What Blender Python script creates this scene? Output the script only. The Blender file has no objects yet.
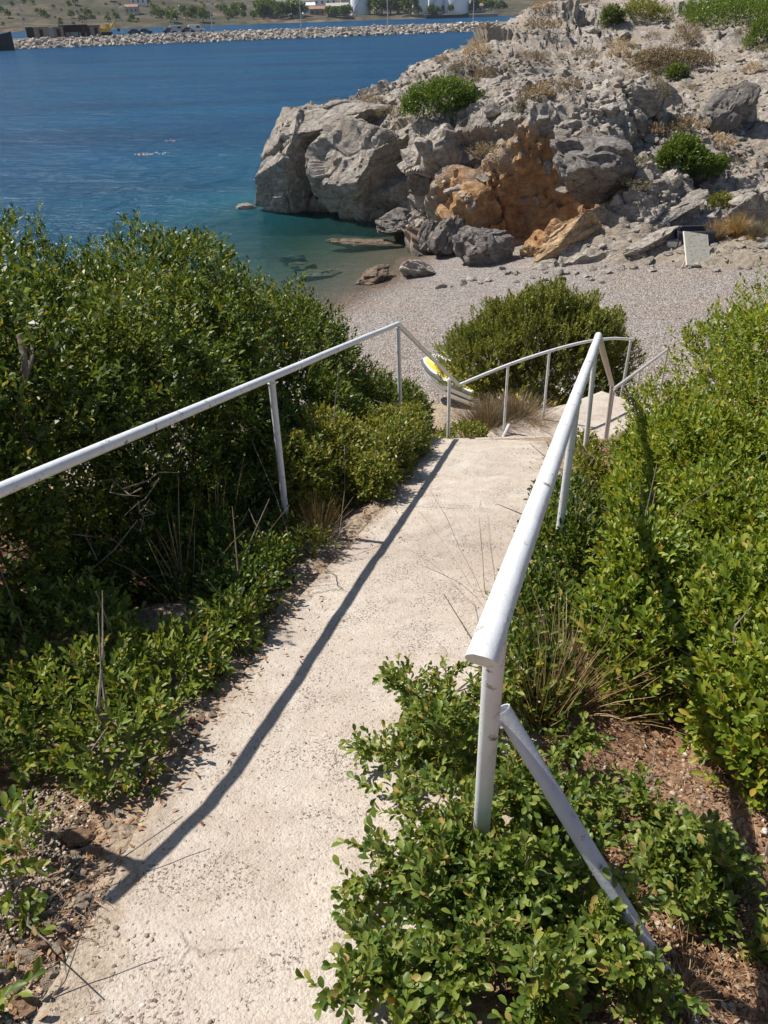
import bpy, bmesh, math, random
import numpy as np
from mathutils import Matrix, Vector

random.seed(7)
RNG = np.random.default_rng(11)
scn = bpy.context.scene
COL = scn.collection
R = math.radians

# ------------------------------------------------------------------ camera
EYE = 7.6
HAZE = .00010
FPX = 780.0
cam_d = bpy.data.cameras.new('camera')
cam = bpy.data.objects.new('camera', cam_d)
COL.objects.link(cam)
cam.location = (0, 0, EYE)
CAM_ROT = Matrix.Rotation(R(57.0), 3, 'X') @ Matrix.Rotation(R(-1.7), 3, 'Z')
cam.rotation_euler = CAM_ROT.to_euler()
cam_d.sensor_fit = 'VERTICAL'
cam_d.sensor_height = 24
cam_d.lens = FPX / 1024 * 24
cam_d.clip_start = 0.05
cam_d.clip_end = 12000
scn.camera = cam

def ray(px, py):
    return CAM_ROT @ Vector((px - 384, 512 - py, -FPX))
def at(px, py, d):                     # point of the place seen there, d metres ahead
    r = ray(px, py); t = d / r.y
    return Vector((r.x * t, d, EYE + r.z * t))
def atz(px, py, z):                    # ... at height z
    r = ray(px, py); t = (z - EYE) / r.z
    return Vector((r.x * t, r.y * t, z))
PZ0, PSL = 6.2, 0.26
def zp(y): return PZ0 - PSL * y        # height of the sloping path
def atp(px, py, h=0.0):                # ... h above the path's slope
    r = ray(px, py)
    t = (PZ0 + h - EYE) / (r.z + PSL * r.y)
    return Vector((r.x * t, r.y * t, EYE + r.z * t))

# ------------------------------------------------------------------ noise (vectorised)
def _h(i, j, k, s):
    with np.errstate(over='ignore'):
        n = (i.astype(np.uint32) * np.uint32(374761393) + j.astype(np.uint32) * np.uint32(668265263)
             + k.astype(np.uint32) * np.uint32(2147483647 - 1274126177) + np.uint32((s * 974711 + 12345) & 0xffffffff))
        n = (n ^ (n >> np.uint32(13))) * np.uint32(1274126177)
        n = (n ^ (n >> np.uint32(16))) * np.uint32(2246822519)
        n = n ^ (n >> np.uint32(15))
    return n.astype(np.float64) / 4294967295.0
def vnoise(p, seed=0):
    p = np.asarray(p, float); f = np.floor(p); u = p - f
    u = u * u * u * (u * (u * 6 - 15) + 10)
    i, j, k = [f[:, a].astype(np.int64) for a in range(3)]
    out = 0
    for a in (0, 1):
        for b in (0, 1):
            for c in (0, 1):
                w = (u[:, 0] if a else 1 - u[:, 0]) * (u[:, 1] if b else 1 - u[:, 1]) * (u[:, 2] if c else 1 - u[:, 2])
                out = out + w * _h(i + a, j + b, k + c, seed)
    return out * 2 - 1
def fbm(p, octv=4, seed=0, gain=.5):
    p = np.asarray(p, float); a = 1; s = 0; out = 0
    for o in range(octv):
        out = out + a * vnoise(p, seed + o * 7); s += a
        p = p * 2.03 + 11.3; a *= gain
    return out / s
def fracture(p, seed=0, tilt=.5):
    """blocks of broken rock: each cell of a worley diagram is its own tilted facet; returns height, edge distance"""
    p = np.asarray(p, float); f = np.floor(p)
    n = len(p); d1 = np.full(n, 9e9); d2 = np.full(n, 9e9); val = np.zeros(n)
    base = f.astype(np.int64)
    for a in (-1, 0, 1):
        for b in (-1, 0, 1):
            for c in (-1, 0, 1):
                i, j, k = base[:, 0] + a, base[:, 1] + b, base[:, 2] + c
                ox = i + _h(i, j, k, seed); oy = j + _h(i, j, k, seed + 1); oz = k + _h(i, j, k, seed + 2)
                dx, dy, dz = p[:, 0] - ox, p[:, 1] - oy, p[:, 2] - oz
                d = np.sqrt(dx * dx + dy * dy + dz * dz)
                v = (_h(i, j, k, seed + 3) - .5) + tilt * 2 * (dx * (_h(i, j, k, seed + 4) - .5) + dy * (_h(i, j, k, seed + 5) - .5) + dz * (_h(i, j, k, seed + 6) - .5))
                m = d < d1
                d2 = np.where(m, d1, np.minimum(d2, d)); val = np.where(m, v, val); d1 = np.where(m, d, d1)
    return val, d2 - d1

# ------------------------------------------------------------------ object helpers
def tag(o, label=None, cat=None, group=None, kind=None):
    if label: o['label'] = label
    if cat: o['category'] = cat
    if group: o['group'] = group
    if kind: o['kind'] = kind
    return o
def empty(name, loc, rz=0.0):
    o = bpy.data.objects.new(name, None); COL.objects.link(o)
    o.location = loc; o.rotation_euler = (0, 0, rz); o.empty_display_size = .2
    return o
def link(name, me, mat=None, parent=None, loc=None):
    o = bpy.data.objects.new(name, me); COL.objects.link(o)
    if mat is not None: me.materials.append(mat)
    if parent is not None: o.parent = parent
    if loc is not None: o.location = loc
    return o
def mesh_np(name, V, quads=None, tris=None, smooth=False):
    V = np.asarray(V, np.float32); me = bpy.data.meshes.new(name)
    me.vertices.add(len(V)); me.vertices.foreach_set('co', V.ravel())
    loops = []; starts = []; tot = 0
    for F, k in ((quads, 4), (tris, 3)):
        if F is not None and len(F):
            F = np.asarray(F, np.int32); loops.append(F.ravel())
            starts.append(tot + np.arange(len(F)) * k); tot += len(F) * k
    L = np.concatenate(loops).astype(np.int32); S = np.concatenate(starts).astype(np.int32)
    me.loops.add(len(L)); me.loops.foreach_set('vertex_index', L)
    me.polygons.add(len(S)); me.polygons.foreach_set('loop_start', S)
    if smooth: me.polygons.foreach_set('use_smooth', np.ones(len(S), bool))
    me.update(calc_edges=True)
    return me
def attr(me, name, vals):
    a = me.attributes.new(name, 'FLOAT', 'POINT'); a.data.foreach_set('value', np.asarray(vals, np.float32))
def grid_mesh(name, xs, ys, zf, smooth=True):
    X, Y = np.meshgrid(xs, ys); x, y = X.ravel(), Y.ravel()
    V = np.column_stack([x, y, zf(x, y)])
    return mesh_np(name, V, grid_quads(len(xs), len(ys)), smooth=smooth)
def grid_quads(nx, ny):
    a = (np.arange(ny - 1)[:, None] * nx + np.arange(nx - 1)[None, :]).ravel()
    return np.column_stack([a, a + 1, a + 1 + nx, a + nx])

class MB:
    """collects boxes, tubes and lofts into one mesh"""
    def __init__(s): s.v = []; s.f = []
    def add(s, vs, fs):
        b = len(s.v); s.v += [tuple(v) for v in vs]; s.f += [tuple(b + i for i in f) for f in fs]; return s
    def box(s, c, size, rot=None):
        hx, hy, hz = [q / 2 for q in size]
        vs = [Vector((x, y, z)) for z in (-hz, hz) for x, y in ((-hx, -hy), (hx, -hy), (hx, hy), (-hx, hy))]
        if rot is not None: vs = [rot @ v for v in vs]
        vs = [v + Vector(c) for v in vs]
        return s.add(vs, [(3, 2, 1, 0), (4, 5, 6, 7), (0, 1, 5, 4), (1, 2, 6, 5), (2, 3, 7, 6), (3, 0, 4, 7)])
    def tube(s, pts, r, n=12, cap=True, r1=None):
        pts = [Vector(p) for p in pts]; m = len(pts)
        rs = r if isinstance(r, (list, tuple)) else [r + ((r1 if r1 is not None else r) - r) * i / max(1, m - 1) for i in range(m)]
        t0 = (pts[1] - pts[0]).normalized()
        up = Vector((0, 0, 1)) if abs(t0.z) < .9 else Vector((1, 0, 0))
        nrm = (up - t0 * up.dot(t0)).normalized(); vs = []
        for i, p in enumerate(pts):
            t = (pts[min(i + 1, m - 1)] - pts[max(i - 1, 0)]).normalized()
            nrm = (nrm - t * nrm.dot(t)).normalized(); bi = t.cross(nrm)
            for k in range(n):
                a = 2 * math.pi * k / n
                vs.append(p + (nrm * math.cos(a) + bi * math.sin(a)) * rs[i])
        fs = [(i * n + k, i * n + (k + 1) % n, (i + 1) * n + (k + 1) % n, (i + 1) * n + k) for i in range(m - 1) for k in range(n)]
        if cap: fs += [tuple(range(n))[::-1], tuple((m - 1) * n + k for k in range(n))]
        return s.add(vs, fs)
    def loft(s, rings, cap=True):
        n = len(rings[0]); vs = [v for r_ in rings for v in r_]; m = len(rings)
        fs = [(i * n + k, i * n + (k + 1) % n, (i + 1) * n + (k + 1) % n, (i + 1) * n + k) for i in range(m - 1) for k in range(n)]
        if cap: fs += [tuple(range(n))[::-1], tuple((m - 1) * n + k for k in range(n))]
        return s.add(vs, fs)
    def build(s, name, mat, parent=None, smooth=False, origin=None, bevel=0):
        me = bpy.data.meshes.new(name)
        o = Vector(origin) if origin is not None else Vector((0, 0, 0))
        me.from_pydata([tuple(Vector(v) - o) for v in s.v], [], s.f); me.update()
        if bevel or True:
            bm = bmesh.new(); bm.from_mesh(me); bmesh.ops.recalc_face_normals(bm, faces=bm.faces); bm.to_mesh(me); bm.free()
        if smooth:
            me.polygons.foreach_set('use_smooth', np.ones(len(me.polygons), bool))
            me.set_sharp_from_angle(angle=R(40))
        ob = link(name, me, mat, parent)
        if parent is None and origin is not None: ob.location = o
        if bevel:
            md = ob.modifiers.new('bevel', 'BEVEL'); md.width = bevel; md.segments = 2; md.limit_method = 'ANGLE'
        return ob
def copy_tree(o, parent=None):
    c = o.copy(); COL.objects.link(c)
    if parent is not None: c.parent = parent; c.matrix_parent_inverse = o.matrix_parent_inverse
    for ch in list(o.children): copy_tree(ch, c)
    return c

# ------------------------------------------------------------------ material helpers
def new_mat(name):
    m = bpy.data.materials.new(name); m.use_nodes = True
    nt = m.node_tree; nt.nodes.clear()
    out = nt.nodes.new('ShaderNodeOutputMaterial')
    return m, nt, out
def N(nt, typ, ins=None, **kw):
    n = nt.nodes.new(typ)
    for k, v in kw.items(): setattr(n, k, v)
    for k, v in (ins or {}).items():
        if isinstance(v, bpy.types.NodeSocket): nt.links.new(v, n.inputs[k])
        else: n.inputs[k].default_value = v
    return n
def ramp(nt, fac, stops, interp='LINEAR'):
    n = N(nt, 'ShaderNodeValToRGB', {'Fac': fac}); cr = n.color_ramp; cr.interpolation = interp
    while len(cr.elements) < len(stops): cr.elements.new(.5)
    for e, (p, c) in zip(cr.elements, stops):
        e.position = p; e.color = (*c, 1) if len(c) == 3 else c
    return n.outputs['Color']
def mixc(nt, fac, a, b, blend='MIX'):
    n = nt.nodes.new('ShaderNodeMix'); n.data_type = 'RGBA'; n.blend_type = blend
    for sock, v in ((n.inputs[0], fac), (n.inputs[6], a), (n.inputs[7], b)):
        if isinstance(v, bpy.types.NodeSocket): nt.links.new(v, sock)
        elif isinstance(v, (int, float)): sock.default_value = v
        else: sock.default_value = (*v, 1)
    return n.outputs[2]
def math_n(nt, op, a, b=None, clamp=False):
    n = nt.nodes.new('ShaderNodeMath'); n.operation = op; n.use_clamp = clamp
    for i, v in enumerate((a, b)):
        if v is None: continue
        if isinstance(v, bpy.types.NodeSocket): nt.links.new(v, n.inputs[i])
        else: n.inputs[i].default_value = v
    return n.outputs[0]
def maprange(nt, v, a, b, c=0., d=1.):
    return N(nt, 'ShaderNodeMapRange', {'Value': v, 'From Min': a, 'From Max': b, 'To Min': c, 'To Max': d}).outputs[0]
def noise(nt, vec, scale, detail=6, rough=.6, dist=0.):
    return N(nt, 'ShaderNodeTexNoise', {'Vector': vec, 'Scale': scale, 'Detail': detail, 'Roughness': rough, 'Distortion': dist}).outputs['Fac']
def voro(nt, vec, scale, feature='F1', rnd=1.):
    return N(nt, 'ShaderNodeTexVoronoi', {'Vector': vec, 'Scale': scale, 'Randomness': rnd}, feature=feature)
def wpos(nt): return N(nt, 'ShaderNodeNewGeometry').outputs['Position']
def opos(nt): return N(nt, 'ShaderNodeTexCoord').outputs['Object']
def vattr(nt, name): return N(nt, 'ShaderNodeAttribute', attribute_name=name).outputs['Fac']
def bump(nt, h, strength=.5, dist=.01, normal=None):
    ins = {'Height': h, 'Strength': strength, 'Distance': dist}
    if normal is not None: ins['Normal'] = normal
    return N(nt, 'ShaderNodeBump', ins).outputs[0]
def principled(nt, out, color, rough=.7, spec=.3, normal=None, metallic=0., **kw):
    ins = {'Base Color': color if isinstance(color, bpy.types.NodeSocket) else (*color, 1), 'Roughness': rough, 'Specular IOR Level': spec, 'Metallic': metallic}
    if normal is not None: ins['Normal'] = normal
    ins.update(kw)
    b = N(nt, 'ShaderNodeBsdfPrincipled', ins)
    nt.links.new(b.outputs[0], out.inputs['Surface'])
    return b
def simple(name, color, rough=.6, spec=.3, var=.15, scale=8., bmp=.0, metallic=0.):
    m, nt, out = new_mat(name); p = opos(nt); n = noise(nt, p, scale)
    c = ramp(nt, n, [(.3, [x * (1 - var) for x in color]), (.7, [min(1, x * (1 + var)) for x in color])])
    principled(nt, out, c, rough, spec, bump(nt, n, bmp, .01) if bmp else None, metallic)
    return m
def leaf_mat(name, stops, rough=.42, trans=.3, spec=.35, tint=(1.25, 1.15, .45)):
    m, nt, out = new_mat(name)
    rnd = N(nt, 'ShaderNodeNewGeometry').outputs['Random Per Island']
    c = ramp(nt, rnd, stops)
    pn = noise(nt, wpos(nt), 2.2, 2)
    c = mixc(nt, maprange(nt, pn, .35, .7, 0, .45), c, mixc(nt, 1., c, (1.35, 1.1, .6), 'MULTIPLY'))
    b = N(nt, 'ShaderNodeBsdfPrincipled', {'Base Color': c, 'Roughness': rough, 'Specular IOR Level': spec})
    t = N(nt, 'ShaderNodeBsdfTranslucent', {'Color': mixc(nt, 1., c, tint, 'MULTIPLY')})
    mx = N(nt, 'ShaderNodeMixShader', {'Fac': trans}); nt.links.new(b.outputs[0], mx.inputs[1]); nt.links.new(t.outputs[0], mx.inputs[2])
    nt.links.new(mx.outputs[0], out.inputs['Surface'])
    return m

M = {}
def build_materials():
    # --- concrete path
    m, nt, out = new_mat('path_concrete'); p = wpos(nt)
    big = noise(nt, p, 1.6, 5, .6); mid = noise(nt, p, 14, 6, .7); fine = noise(nt, p, 90, 4, .7)
    c = ramp(nt, big, [(.3, (.40, .34, .29)), (.5, (.51, .445, .385)), (.72, (.59, .53, .465))])
    c = mixc(nt, maprange(nt, mid, .45, .8, 0, .55), c, (.39, .31, .23))
    v = voro(nt, p, 170); grit = ramp(nt, v.outputs['Color'], [(0, (.62, .58, .52)), (.5, (1, 1, 1)), (1, (1.12, 1.08, 1.0))])
    c = mixc(nt, .55, c, mixc(nt, 1., c, grit, 'MULTIPLY'))
    patch = noise(nt, p, 5.0, 4, .65)
    pit = math_n(nt, 'MULTIPLY', maprange(nt, noise(nt, p, 120, 2, .6), .58, .68), maprange(nt, patch, .5, .62))
    c = mixc(nt, math_n(nt, 'MULTIPLY', pit, .75), c, (.2, .155, .115))
    cr = voro(nt, mixc(nt, .22, p, N(nt, 'ShaderNodeTexNoise', {'Vector': p, 'Scale': 3., 'Detail': 5}).outputs['Color'], 'ADD'), 1.15, 'DISTANCE_TO_EDGE').outputs['Distance']
    crk = math_n(nt, 'MULTIPLY', maprange(nt, cr, .0, .008, 1, 0), maprange(nt, noise(nt, p, 1.1, 2), .5, .6))
    c = mixc(nt, math_n(nt, 'MULTIPLY', crk, .6), c, (.2, .155, .11))
    h = math_n(nt, 'ADD', math_n(nt, 'MULTIPLY', mid, .6), math_n(nt, 'MULTIPLY', fine, .35))
    h = math_n(nt, 'ADD', h, math_n(nt, 'MULTIPLY', v.outputs['Distance'], -.12))
    h = math_n(nt, 'SUBTRACT', h, math_n(nt, 'ADD', math_n(nt, 'MULTIPLY', pit, .4), math_n(nt, 'MULTIPLY', crk, .6)))
    ed = vattr(nt, 'edge')
    dirt = ramp(nt, fine, [(.3, (.20, .15, .11)), (.5, (.34, .27, .20)), (.7, (.46, .38, .29))])
    c = mixc(nt, maprange(nt, math_n(nt, 'ADD', ed, math_n(nt, 'MULTIPLY', math_n(nt, 'SUBTRACT', mid, .5), 1.5)), .35, .8, 0, .8), c, dirt)
    sp = voro(nt, N(nt, 'ShaderNodeVectorMath', {0: p, 1: N(nt, 'ShaderNodeTexNoise', {'Vector': p, 'Scale': 30.}).outputs['Color']}, operation='MULTIPLY_ADD').outputs[0] if False else mixc(nt, .02, p, N(nt, 'ShaderNodeTexNoise', {'Vector': p, 'Scale': 60., 'Detail': 3}).outputs['Color'], 'ADD'), 55); fl = math_n(nt, 'MULTIPLY', maprange(nt, sp.outputs['Distance'], .13, .22, 1, 0), maprange(nt, N(nt, 'ShaderNodeSeparateColor', {'Color': sp.outputs['Color']}).outputs[0], .35, .4))
    c = mixc(nt, math_n(nt, 'MULTIPLY', fl, .6), c, ramp(nt, N(nt, 'ShaderNodeSeparateColor', {'Color': sp.outputs['Color']}).outputs[1], [(0, (.16, .12, .09)), (.6, (.30, .23, .17)), (1, (.66, .62, .56))]))
    st_ = noise(nt, p, 3.2, 6, .72, .5)
    c = mixc(nt, maprange(nt, st_, .5, .68, 0, .5), c, (.34, .275, .215))
    c = mixc(nt, maprange(nt, st_, .46, .34, 0, .35), c, (.66, .62, .56))
    principled(nt, out, c, .9, .15, bump(nt, math_n(nt, 'ADD', h, math_n(nt, 'MULTIPLY', fl, .35)), 1., .014)); M['path'] = m
    # --- soil
    m, nt, out = new_mat('soil'); p = wpos(nt)
    a = noise(nt, p, 3, 5); b_ = noise(nt, p, 40, 5, .7); v = voro(nt, p, 38)
    c = ramp(nt, a, [(.3, (.17, .085, .05)), (.5, (.25, .14, .085)), (.7, (.32, .21, .14))])
    c = mixc(nt, maprange(nt, b_, .45, .75, 0, .7), c, (.36, .26, .18))
    c = mixc(nt, math_n(nt, 'MULTIPLY', vattr(nt, 'tan'), .85), c, ramp(nt, b_, [(.3, (.27, .21, .155)), (.6, (.42, .345, .26)), (.8, (.5, .42, .33))]))
    c = mixc(nt, .6, c, mixc(nt, 1., c, ramp(nt, v.outputs['Color'], [(0, (.45, .42, .4)), (1, (1.4, 1.35, 1.3))]), 'MULTIPLY'))
    principled(nt, out, c, .95, .1, bump(nt, math_n(nt, 'ADD', b_, math_n(nt, 'MULTIPLY', v.outputs['Distance'], -.8)), .9, .02)); M['soil'] = m
    # --- pebble beach
    m, nt, out = new_mat('beach_pebbles'); p = wpos(nt)
    v = voro(nt, p, 22.); v2 = voro(nt, p, 48.)
    c = ramp(nt, v.outputs['Color'], [(0, (.14, .13, .125)), (.3, (.26, .235, .22)), (.6, (.35, .32, .30)), (.85, (.44, .405, .38)), (1, (.58, .56, .54))])
    c2 = ramp(nt, v2.outputs['Color'], [(0, (.5, .5, .5)), (.5, (.95, .93, .92)), (1, (1.3, 1.28, 1.25))])
    c = mixc(nt, .7, c, mixc(nt, 1., c, c2, 'MULTIPLY'))
    wet = vattr(nt, 'wet')
    c = mixc(nt, wet, c, mixc(nt, 1., c, (.48, .40, .32), 'MULTIPLY'))
    g = noise(nt, p, .7, 4)
    c = mixc(nt, maprange(nt, g, .4, .65, 0, .45), c, mixc(nt, 1., c, (1.05, .9, .78), 'MULTIPLY'))
    h = math_n(nt, 'ADD', math_n(nt, 'MULTIPLY', v.outputs['Distance'], -1.), math_n(nt, 'MULTIPLY', v2.outputs['Distance'], -.5))
    b = principled(nt, out, c, .85, .2, bump(nt, h, .9, .05)); nt.links.new(maprange(nt, wet, 0, 1, .85, .35), b.inputs['Roughness']); M['beach'] = m
    # --- rock
    def rock(name, ochre=False, tint=(1, 1, 1), world=True, scale=1.):
        m, nt, out = new_mat(name); p = wpos(nt) if world else opos(nt)
        a = noise(nt, p, .55 * scale, 6, .6); b_ = noise(nt, p, 4.5 * scale, 8, .68, .3); f = noise(nt, p, 22 * scale, 6, .75)
        g = lambda *c: [x * t for x, t in zip(c, tint)]
        c = ramp(nt, a, [(.28, g(.29, .255, .22)), (.45, g(.41, .365, .315)), (.6, g(.52, .465, .405)), (.75, g(.61, .555, .49))])
        c = mixc(nt, maprange(nt, b_, .42, .6, .7, 0), c, g(.17, .145, .125))
        c = mixc(nt, maprange(nt, noise(nt, p, 1.3 * scale, 5, .7), .52, .68, 0, .6), c, g(.43, .335, .235))
        c = mixc(nt, maprange(nt, f, .5, .75, 0, .45), c, g(.63, .6, .56))
        warp = mixc(nt, .35, p, N(nt, 'ShaderNodeTexNoise', {'Vector': p, 'Scale': 1.3 * scale, 'Detail': 5}).outputs['Color'], 'ADD')
        st = N(nt, 'ShaderNodeMapping', {'Vector': warp, 'Rotation': (R(12), R(-24), R(20)), 'Scale': (.55, .6, 1.9)}).outputs[0]
        cr = voro(nt, st, 1.5 * scale, 'DISTANCE_TO_EDGE').outputs['Distance']; cr2 = voro(nt, st, 4.5 * scale, 'DISTANCE_TO_EDGE').outputs['Distance']
        k = math_n(nt, 'MAXIMUM', maprange(nt, cr, .0, .035, 1, 0), math_n(nt, 'MULTIPLY', maprange(nt, cr2, .0, .05, .8, 0), maprange(nt, a, .4, .6)))
        c = mixc(nt, math_n(nt, 'MULTIPLY', math_n(nt, 'MULTIPLY', k, maprange(nt, b_, .35, .6, 0, 1)), .5), c, g(.14, .115, .095))
        if ochre:
            oc = vattr(nt, 'ochre')
            occ = ramp(nt, noise(nt, p, 2.6, 7, .7), [(.3, (.20, .10, .05)), (.45, (.36, .20, .10)), (.6, (.50, .32, .155)), (.75, (.58, .44, .26))])
            c = mixc(nt, maprange(nt, math_n(nt, 'ADD', oc, math_n(nt, 'MULTIPLY', math_n(nt, 'SUBTRACT', b_, .5), 1.2)), .25, .75), c, occ)
            so = vattr(nt, 'soil')
            soc = ramp(nt, noise(nt, p, 6, 6, .7), [(.3, (.21, .17, .13)), (.5, (.32, .265, .205)), (.7, (.43, .37, .30))])
            c = mixc(nt, maprange(nt, math_n(nt, 'ADD', so, math_n(nt, 'MULTIPLY', math_n(nt, 'SUBTRACT', f, .5), 1.6)), .4, .65, 0, .9), c, soc)
            wl = vattr(nt, 'tide')
            c = mixc(nt, wl, c, (.10, .085, .06))
        h = math_n(nt, 'ADD', math_n(nt, 'MULTIPLY', b_, 1.), math_n(nt, 'MULTIPLY', f, .5))
        h = math_n(nt, 'SUBTRACT', h, math_n(nt, 'MULTIPLY', k, .3))
        principled(nt, out, c, .92, .15, bump(nt, h, .9, .10 / scale)); return m
    M['headland'] = rock('headland_rock', True)
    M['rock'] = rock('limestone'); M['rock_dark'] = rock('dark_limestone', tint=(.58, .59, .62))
    M['rock_ochre'] = rock('ochre_limestone', tint=(1.18, .92, .62))
    M['rock_brown'] = rock('brown_wet_rock', tint=(.55, .46, .38))
    M['stone'] = rock('loose_stone', tint=(.85, .78, .7), world=False, scale=9)
    M['stone_red'] = rock('reddish_stone', tint=(.8, .58, .44), world=False, scale=9)
    M['armour'] = simple('armour_stone', (.47, .41, .35), .9, .1, .42, .6)
    M['rubble'] = simple('breakwater_rubble', (.24, .21, .18), .9, .1, .3, 1.)  # dark tone stands for the shade in gaps between armour boulders
    # --- gravel: each stone its own tone
    m, nt, out = new_mat('gravel'); rnd = N(nt, 'ShaderNodeNewGeometry').outputs['Random Per Island']
    c = ramp(nt, rnd, [(0, (.15, .12, .10)), (.35, (.30, .24, .19)), (.65, (.42, .34, .26)), (.9, (.5, .43, .36)), (1, (.62, .59, .55))])
    c = mixc(nt, maprange(nt, noise(nt, wpos(nt), 60), .4, .7, 0, .5), c, mixc(nt, 1., c, (.6, .58, .55), 'MULTIPLY'))
    principled(nt, out, c, .9, .15); M['gravel'] = m
    # --- white paint with chips of rust
    def paint(name, col, dirt=.5):
        m, nt, out = new_mat(name); p = opos(nt)
        n1 = noise(nt, p, 7, 6, .65); n2 = noise(nt, p, 45, 5, .7)
        c = ramp(nt, n1, [(.3, [x * .86 for x in col]), (.55, col), (.8, [min(1, x * 1.05) for x in col])])
        c = mixc(nt, maprange(nt, n2, .62, .72, 0, dirt), c, (.33, .29, .25))
        rs = math_n(nt, 'MULTIPLY', maprange(nt, noise(nt, p, 24, 6, .78), .58, .63), maprange(nt, n1, .44, .56))
        c = mixc(nt, rs, c, (.17, .075, .035))
        principled(nt, out, c, .42, .45, bump(nt, math_n(nt, 'ADD', n2, math_n(nt, 'MULTIPLY', rs, -.6)), .35, .004)); return m
    M['paint'] = paint('white_rail_paint', (.72, .73, .75)); M['paint_grey'] = paint('grey_rail_paint', (.50, .52, .55), .6)
    M['paint_old'] = paint('weathered_rail_paint', (.50, .49, .47), .9)
    M['hollow_shade'] = simple('pipe_hollow_shade', (.03, .03, .035), .9)
    # --- leaves
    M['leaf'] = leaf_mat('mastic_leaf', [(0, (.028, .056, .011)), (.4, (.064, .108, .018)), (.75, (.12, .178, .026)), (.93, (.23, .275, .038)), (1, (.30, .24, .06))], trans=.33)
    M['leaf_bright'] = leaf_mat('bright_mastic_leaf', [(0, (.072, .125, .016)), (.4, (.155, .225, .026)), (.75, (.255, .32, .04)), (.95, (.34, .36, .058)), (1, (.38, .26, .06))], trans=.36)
    M['leaf_near'] = leaf_mat('near_mastic_leaf', [(0, (.055, .105, .02)), (.4, (.125, .19, .034)), (.75, (.21, .275, .055)), (.95, (.30, .33, .085)), (1, (.40, .28, .10))], rough=.42, trans=.36)
    M['leaf_weed'] = leaf_mat('weed_leaf', [(0, (.075, .115, .02)), (.4, (.14, .18, .028)), (.75, (.22, .245, .04)), (1, (.38, .31, .08))])
    M['leaf_juniper'] = leaf_mat('juniper_foliage', [(0, (.08, .105, .026)), (.45, (.18, .215, .05)), (.85, (.28, .315, .075)), (1, (.36, .37, .10))], rough=.6, trans=.22)
    M['leaf_scrub'] = leaf_mat('scrub_leaf', [(0, (.13, .10, .065)), (.5, (.21, .165, .11)), (1, (.31, .25, .175))], rough=.8, trans=.15)
    M['leaf_grey'] = leaf_mat('grey_scrub_leaf', [(0, (.12, .11, .085)), (.5, (.19, .175, .13)), (1, (.27, .25, .19))], rough=.8, trans=.15)
    M['leaf_green'] = leaf_mat('fresh_green_leaf', [(0, (.05, .095, .014)), (.5, (.105, .175, .024)), (1, (.18, .25, .04))])
    M['straw'] = leaf_mat('dry_straw', [(0, (.22, .15, .075)), (.5, (.38, .28, .15)), (1, (.52, .42, .26))], rough=.7, trans=.25, tint=(1, .9, .7))
    M['straw_gold'] = leaf_mat('golden_straw', [(0, (.25, .16, .06)), (.5, (.38, .26, .10)), (1, (.5, .38, .18))], rough=.7, trans=.25, tint=(1, .9, .7))
    M['litter'] = leaf_mat('dry_leaf_litter', [(0, (.12, .06, .035)), (.4, (.24, .13, .07)), (.8, (.36, .24, .15)), (1, (.48, .38, .27))], rough=.8, trans=.1, tint=(1, .9, .7))
    M['bark'] = simple('grey_bark', (.20, .165, .135), .9, .1, .35, 30, .6)
    M['bark_pale'] = simple('pale_dead_wood', (.36, .31, .26), .9, .1, .3, 30, .6)
    M['stem_red'] = simple('reddish_stem', (.20, .12, .06), .7, .2, .3, 30)
    # --- sea
    m, nt, out = new_mat('sea_water'); p = wpos(nt); dep = vattr(nt, 'depth')
    sc = N(nt, 'ShaderNodeMapping', {'Vector': p, 'Scale': (.55, 1., 1.)}).outputs[0]
    w1 = noise(nt, sc, .35, 4, .6, .6); w2 = noise(nt, sc, 1.6, 5, .62, .4); w3 = noise(nt, p, 7., 3, .6)
    h = math_n(nt, 'ADD', math_n(nt, 'ADD', math_n(nt, 'MULTIPLY', w1, 1.6), math_n(nt, 'MULTIPLY', w2, .55)), math_n(nt, 'MULTIPLY', w3, .10))
    calm = maprange(nt, dep, 0., 2.2, .15, .9)
    nb = bump(nt, h, .6, .6); nt.links.new(calm, nb.node.inputs['Strength'])
    gust = noise(nt, N(nt, 'ShaderNodeMapping', {'Vector': p, 'Scale': (.02, .09, 1.)}).outputs[0], 1.2, 5, .6)
    c = ramp(nt, maprange(nt, dep, 0, 7.), [(0, (.035, .12, .095)), (.2, (.013, .095, .11)), (.45, (.0035, .066, .126)), (1, (.002, .054, .128))])
    c = mixc(nt, maprange(nt, gust, .35, .65, 0, .8), c, mixc(nt, 1., c, (.42, .52, .62), 'MULTIPLY'))
    dif = N(nt, 'ShaderNodeBsdfDiffuse', {'Color': c, 'Normal': nb})
    tr = N(nt, 'ShaderNodeBsdfTransparent', {'Color': ramp(nt, maprange(nt, dep, 0, 2.5), [(0, (.95, .97, .95)), (.25, (.55, .80, .74)), (1, (.12, .42, .45))])})
    op = maprange(nt, dep, 0., 2.4, .04, .97)
    body = N(nt, 'ShaderNodeMixShader', {'Fac': op}); nt.links.new(tr.outputs[0], body.inputs[1]); nt.links.new(dif.outputs[0], body.inputs[2])
    gl = N(nt, 'ShaderNodeBsdfGlossy', {'Color': (.9, .95, 1, 1), 'Roughness': .16, 'Normal': nb})
    fr = N(nt, 'ShaderNodeFresnel', {'IOR': 1.33, 'Normal': nb}).outputs[0]
    fr = math_n(nt, 'MINIMUM', math_n(nt, 'MULTIPLY', fr, .6), .2)
    mx = N(nt, 'ShaderNodeMixShader', {'Fac': fr}); nt.links.new(body.outputs[0], mx.inputs[1]); nt.links.new(gl.outputs[0], mx.inputs[2])
    nt.links.new(mx.outputs[0], out.inputs['Surface']); M['sea'] = m
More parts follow.
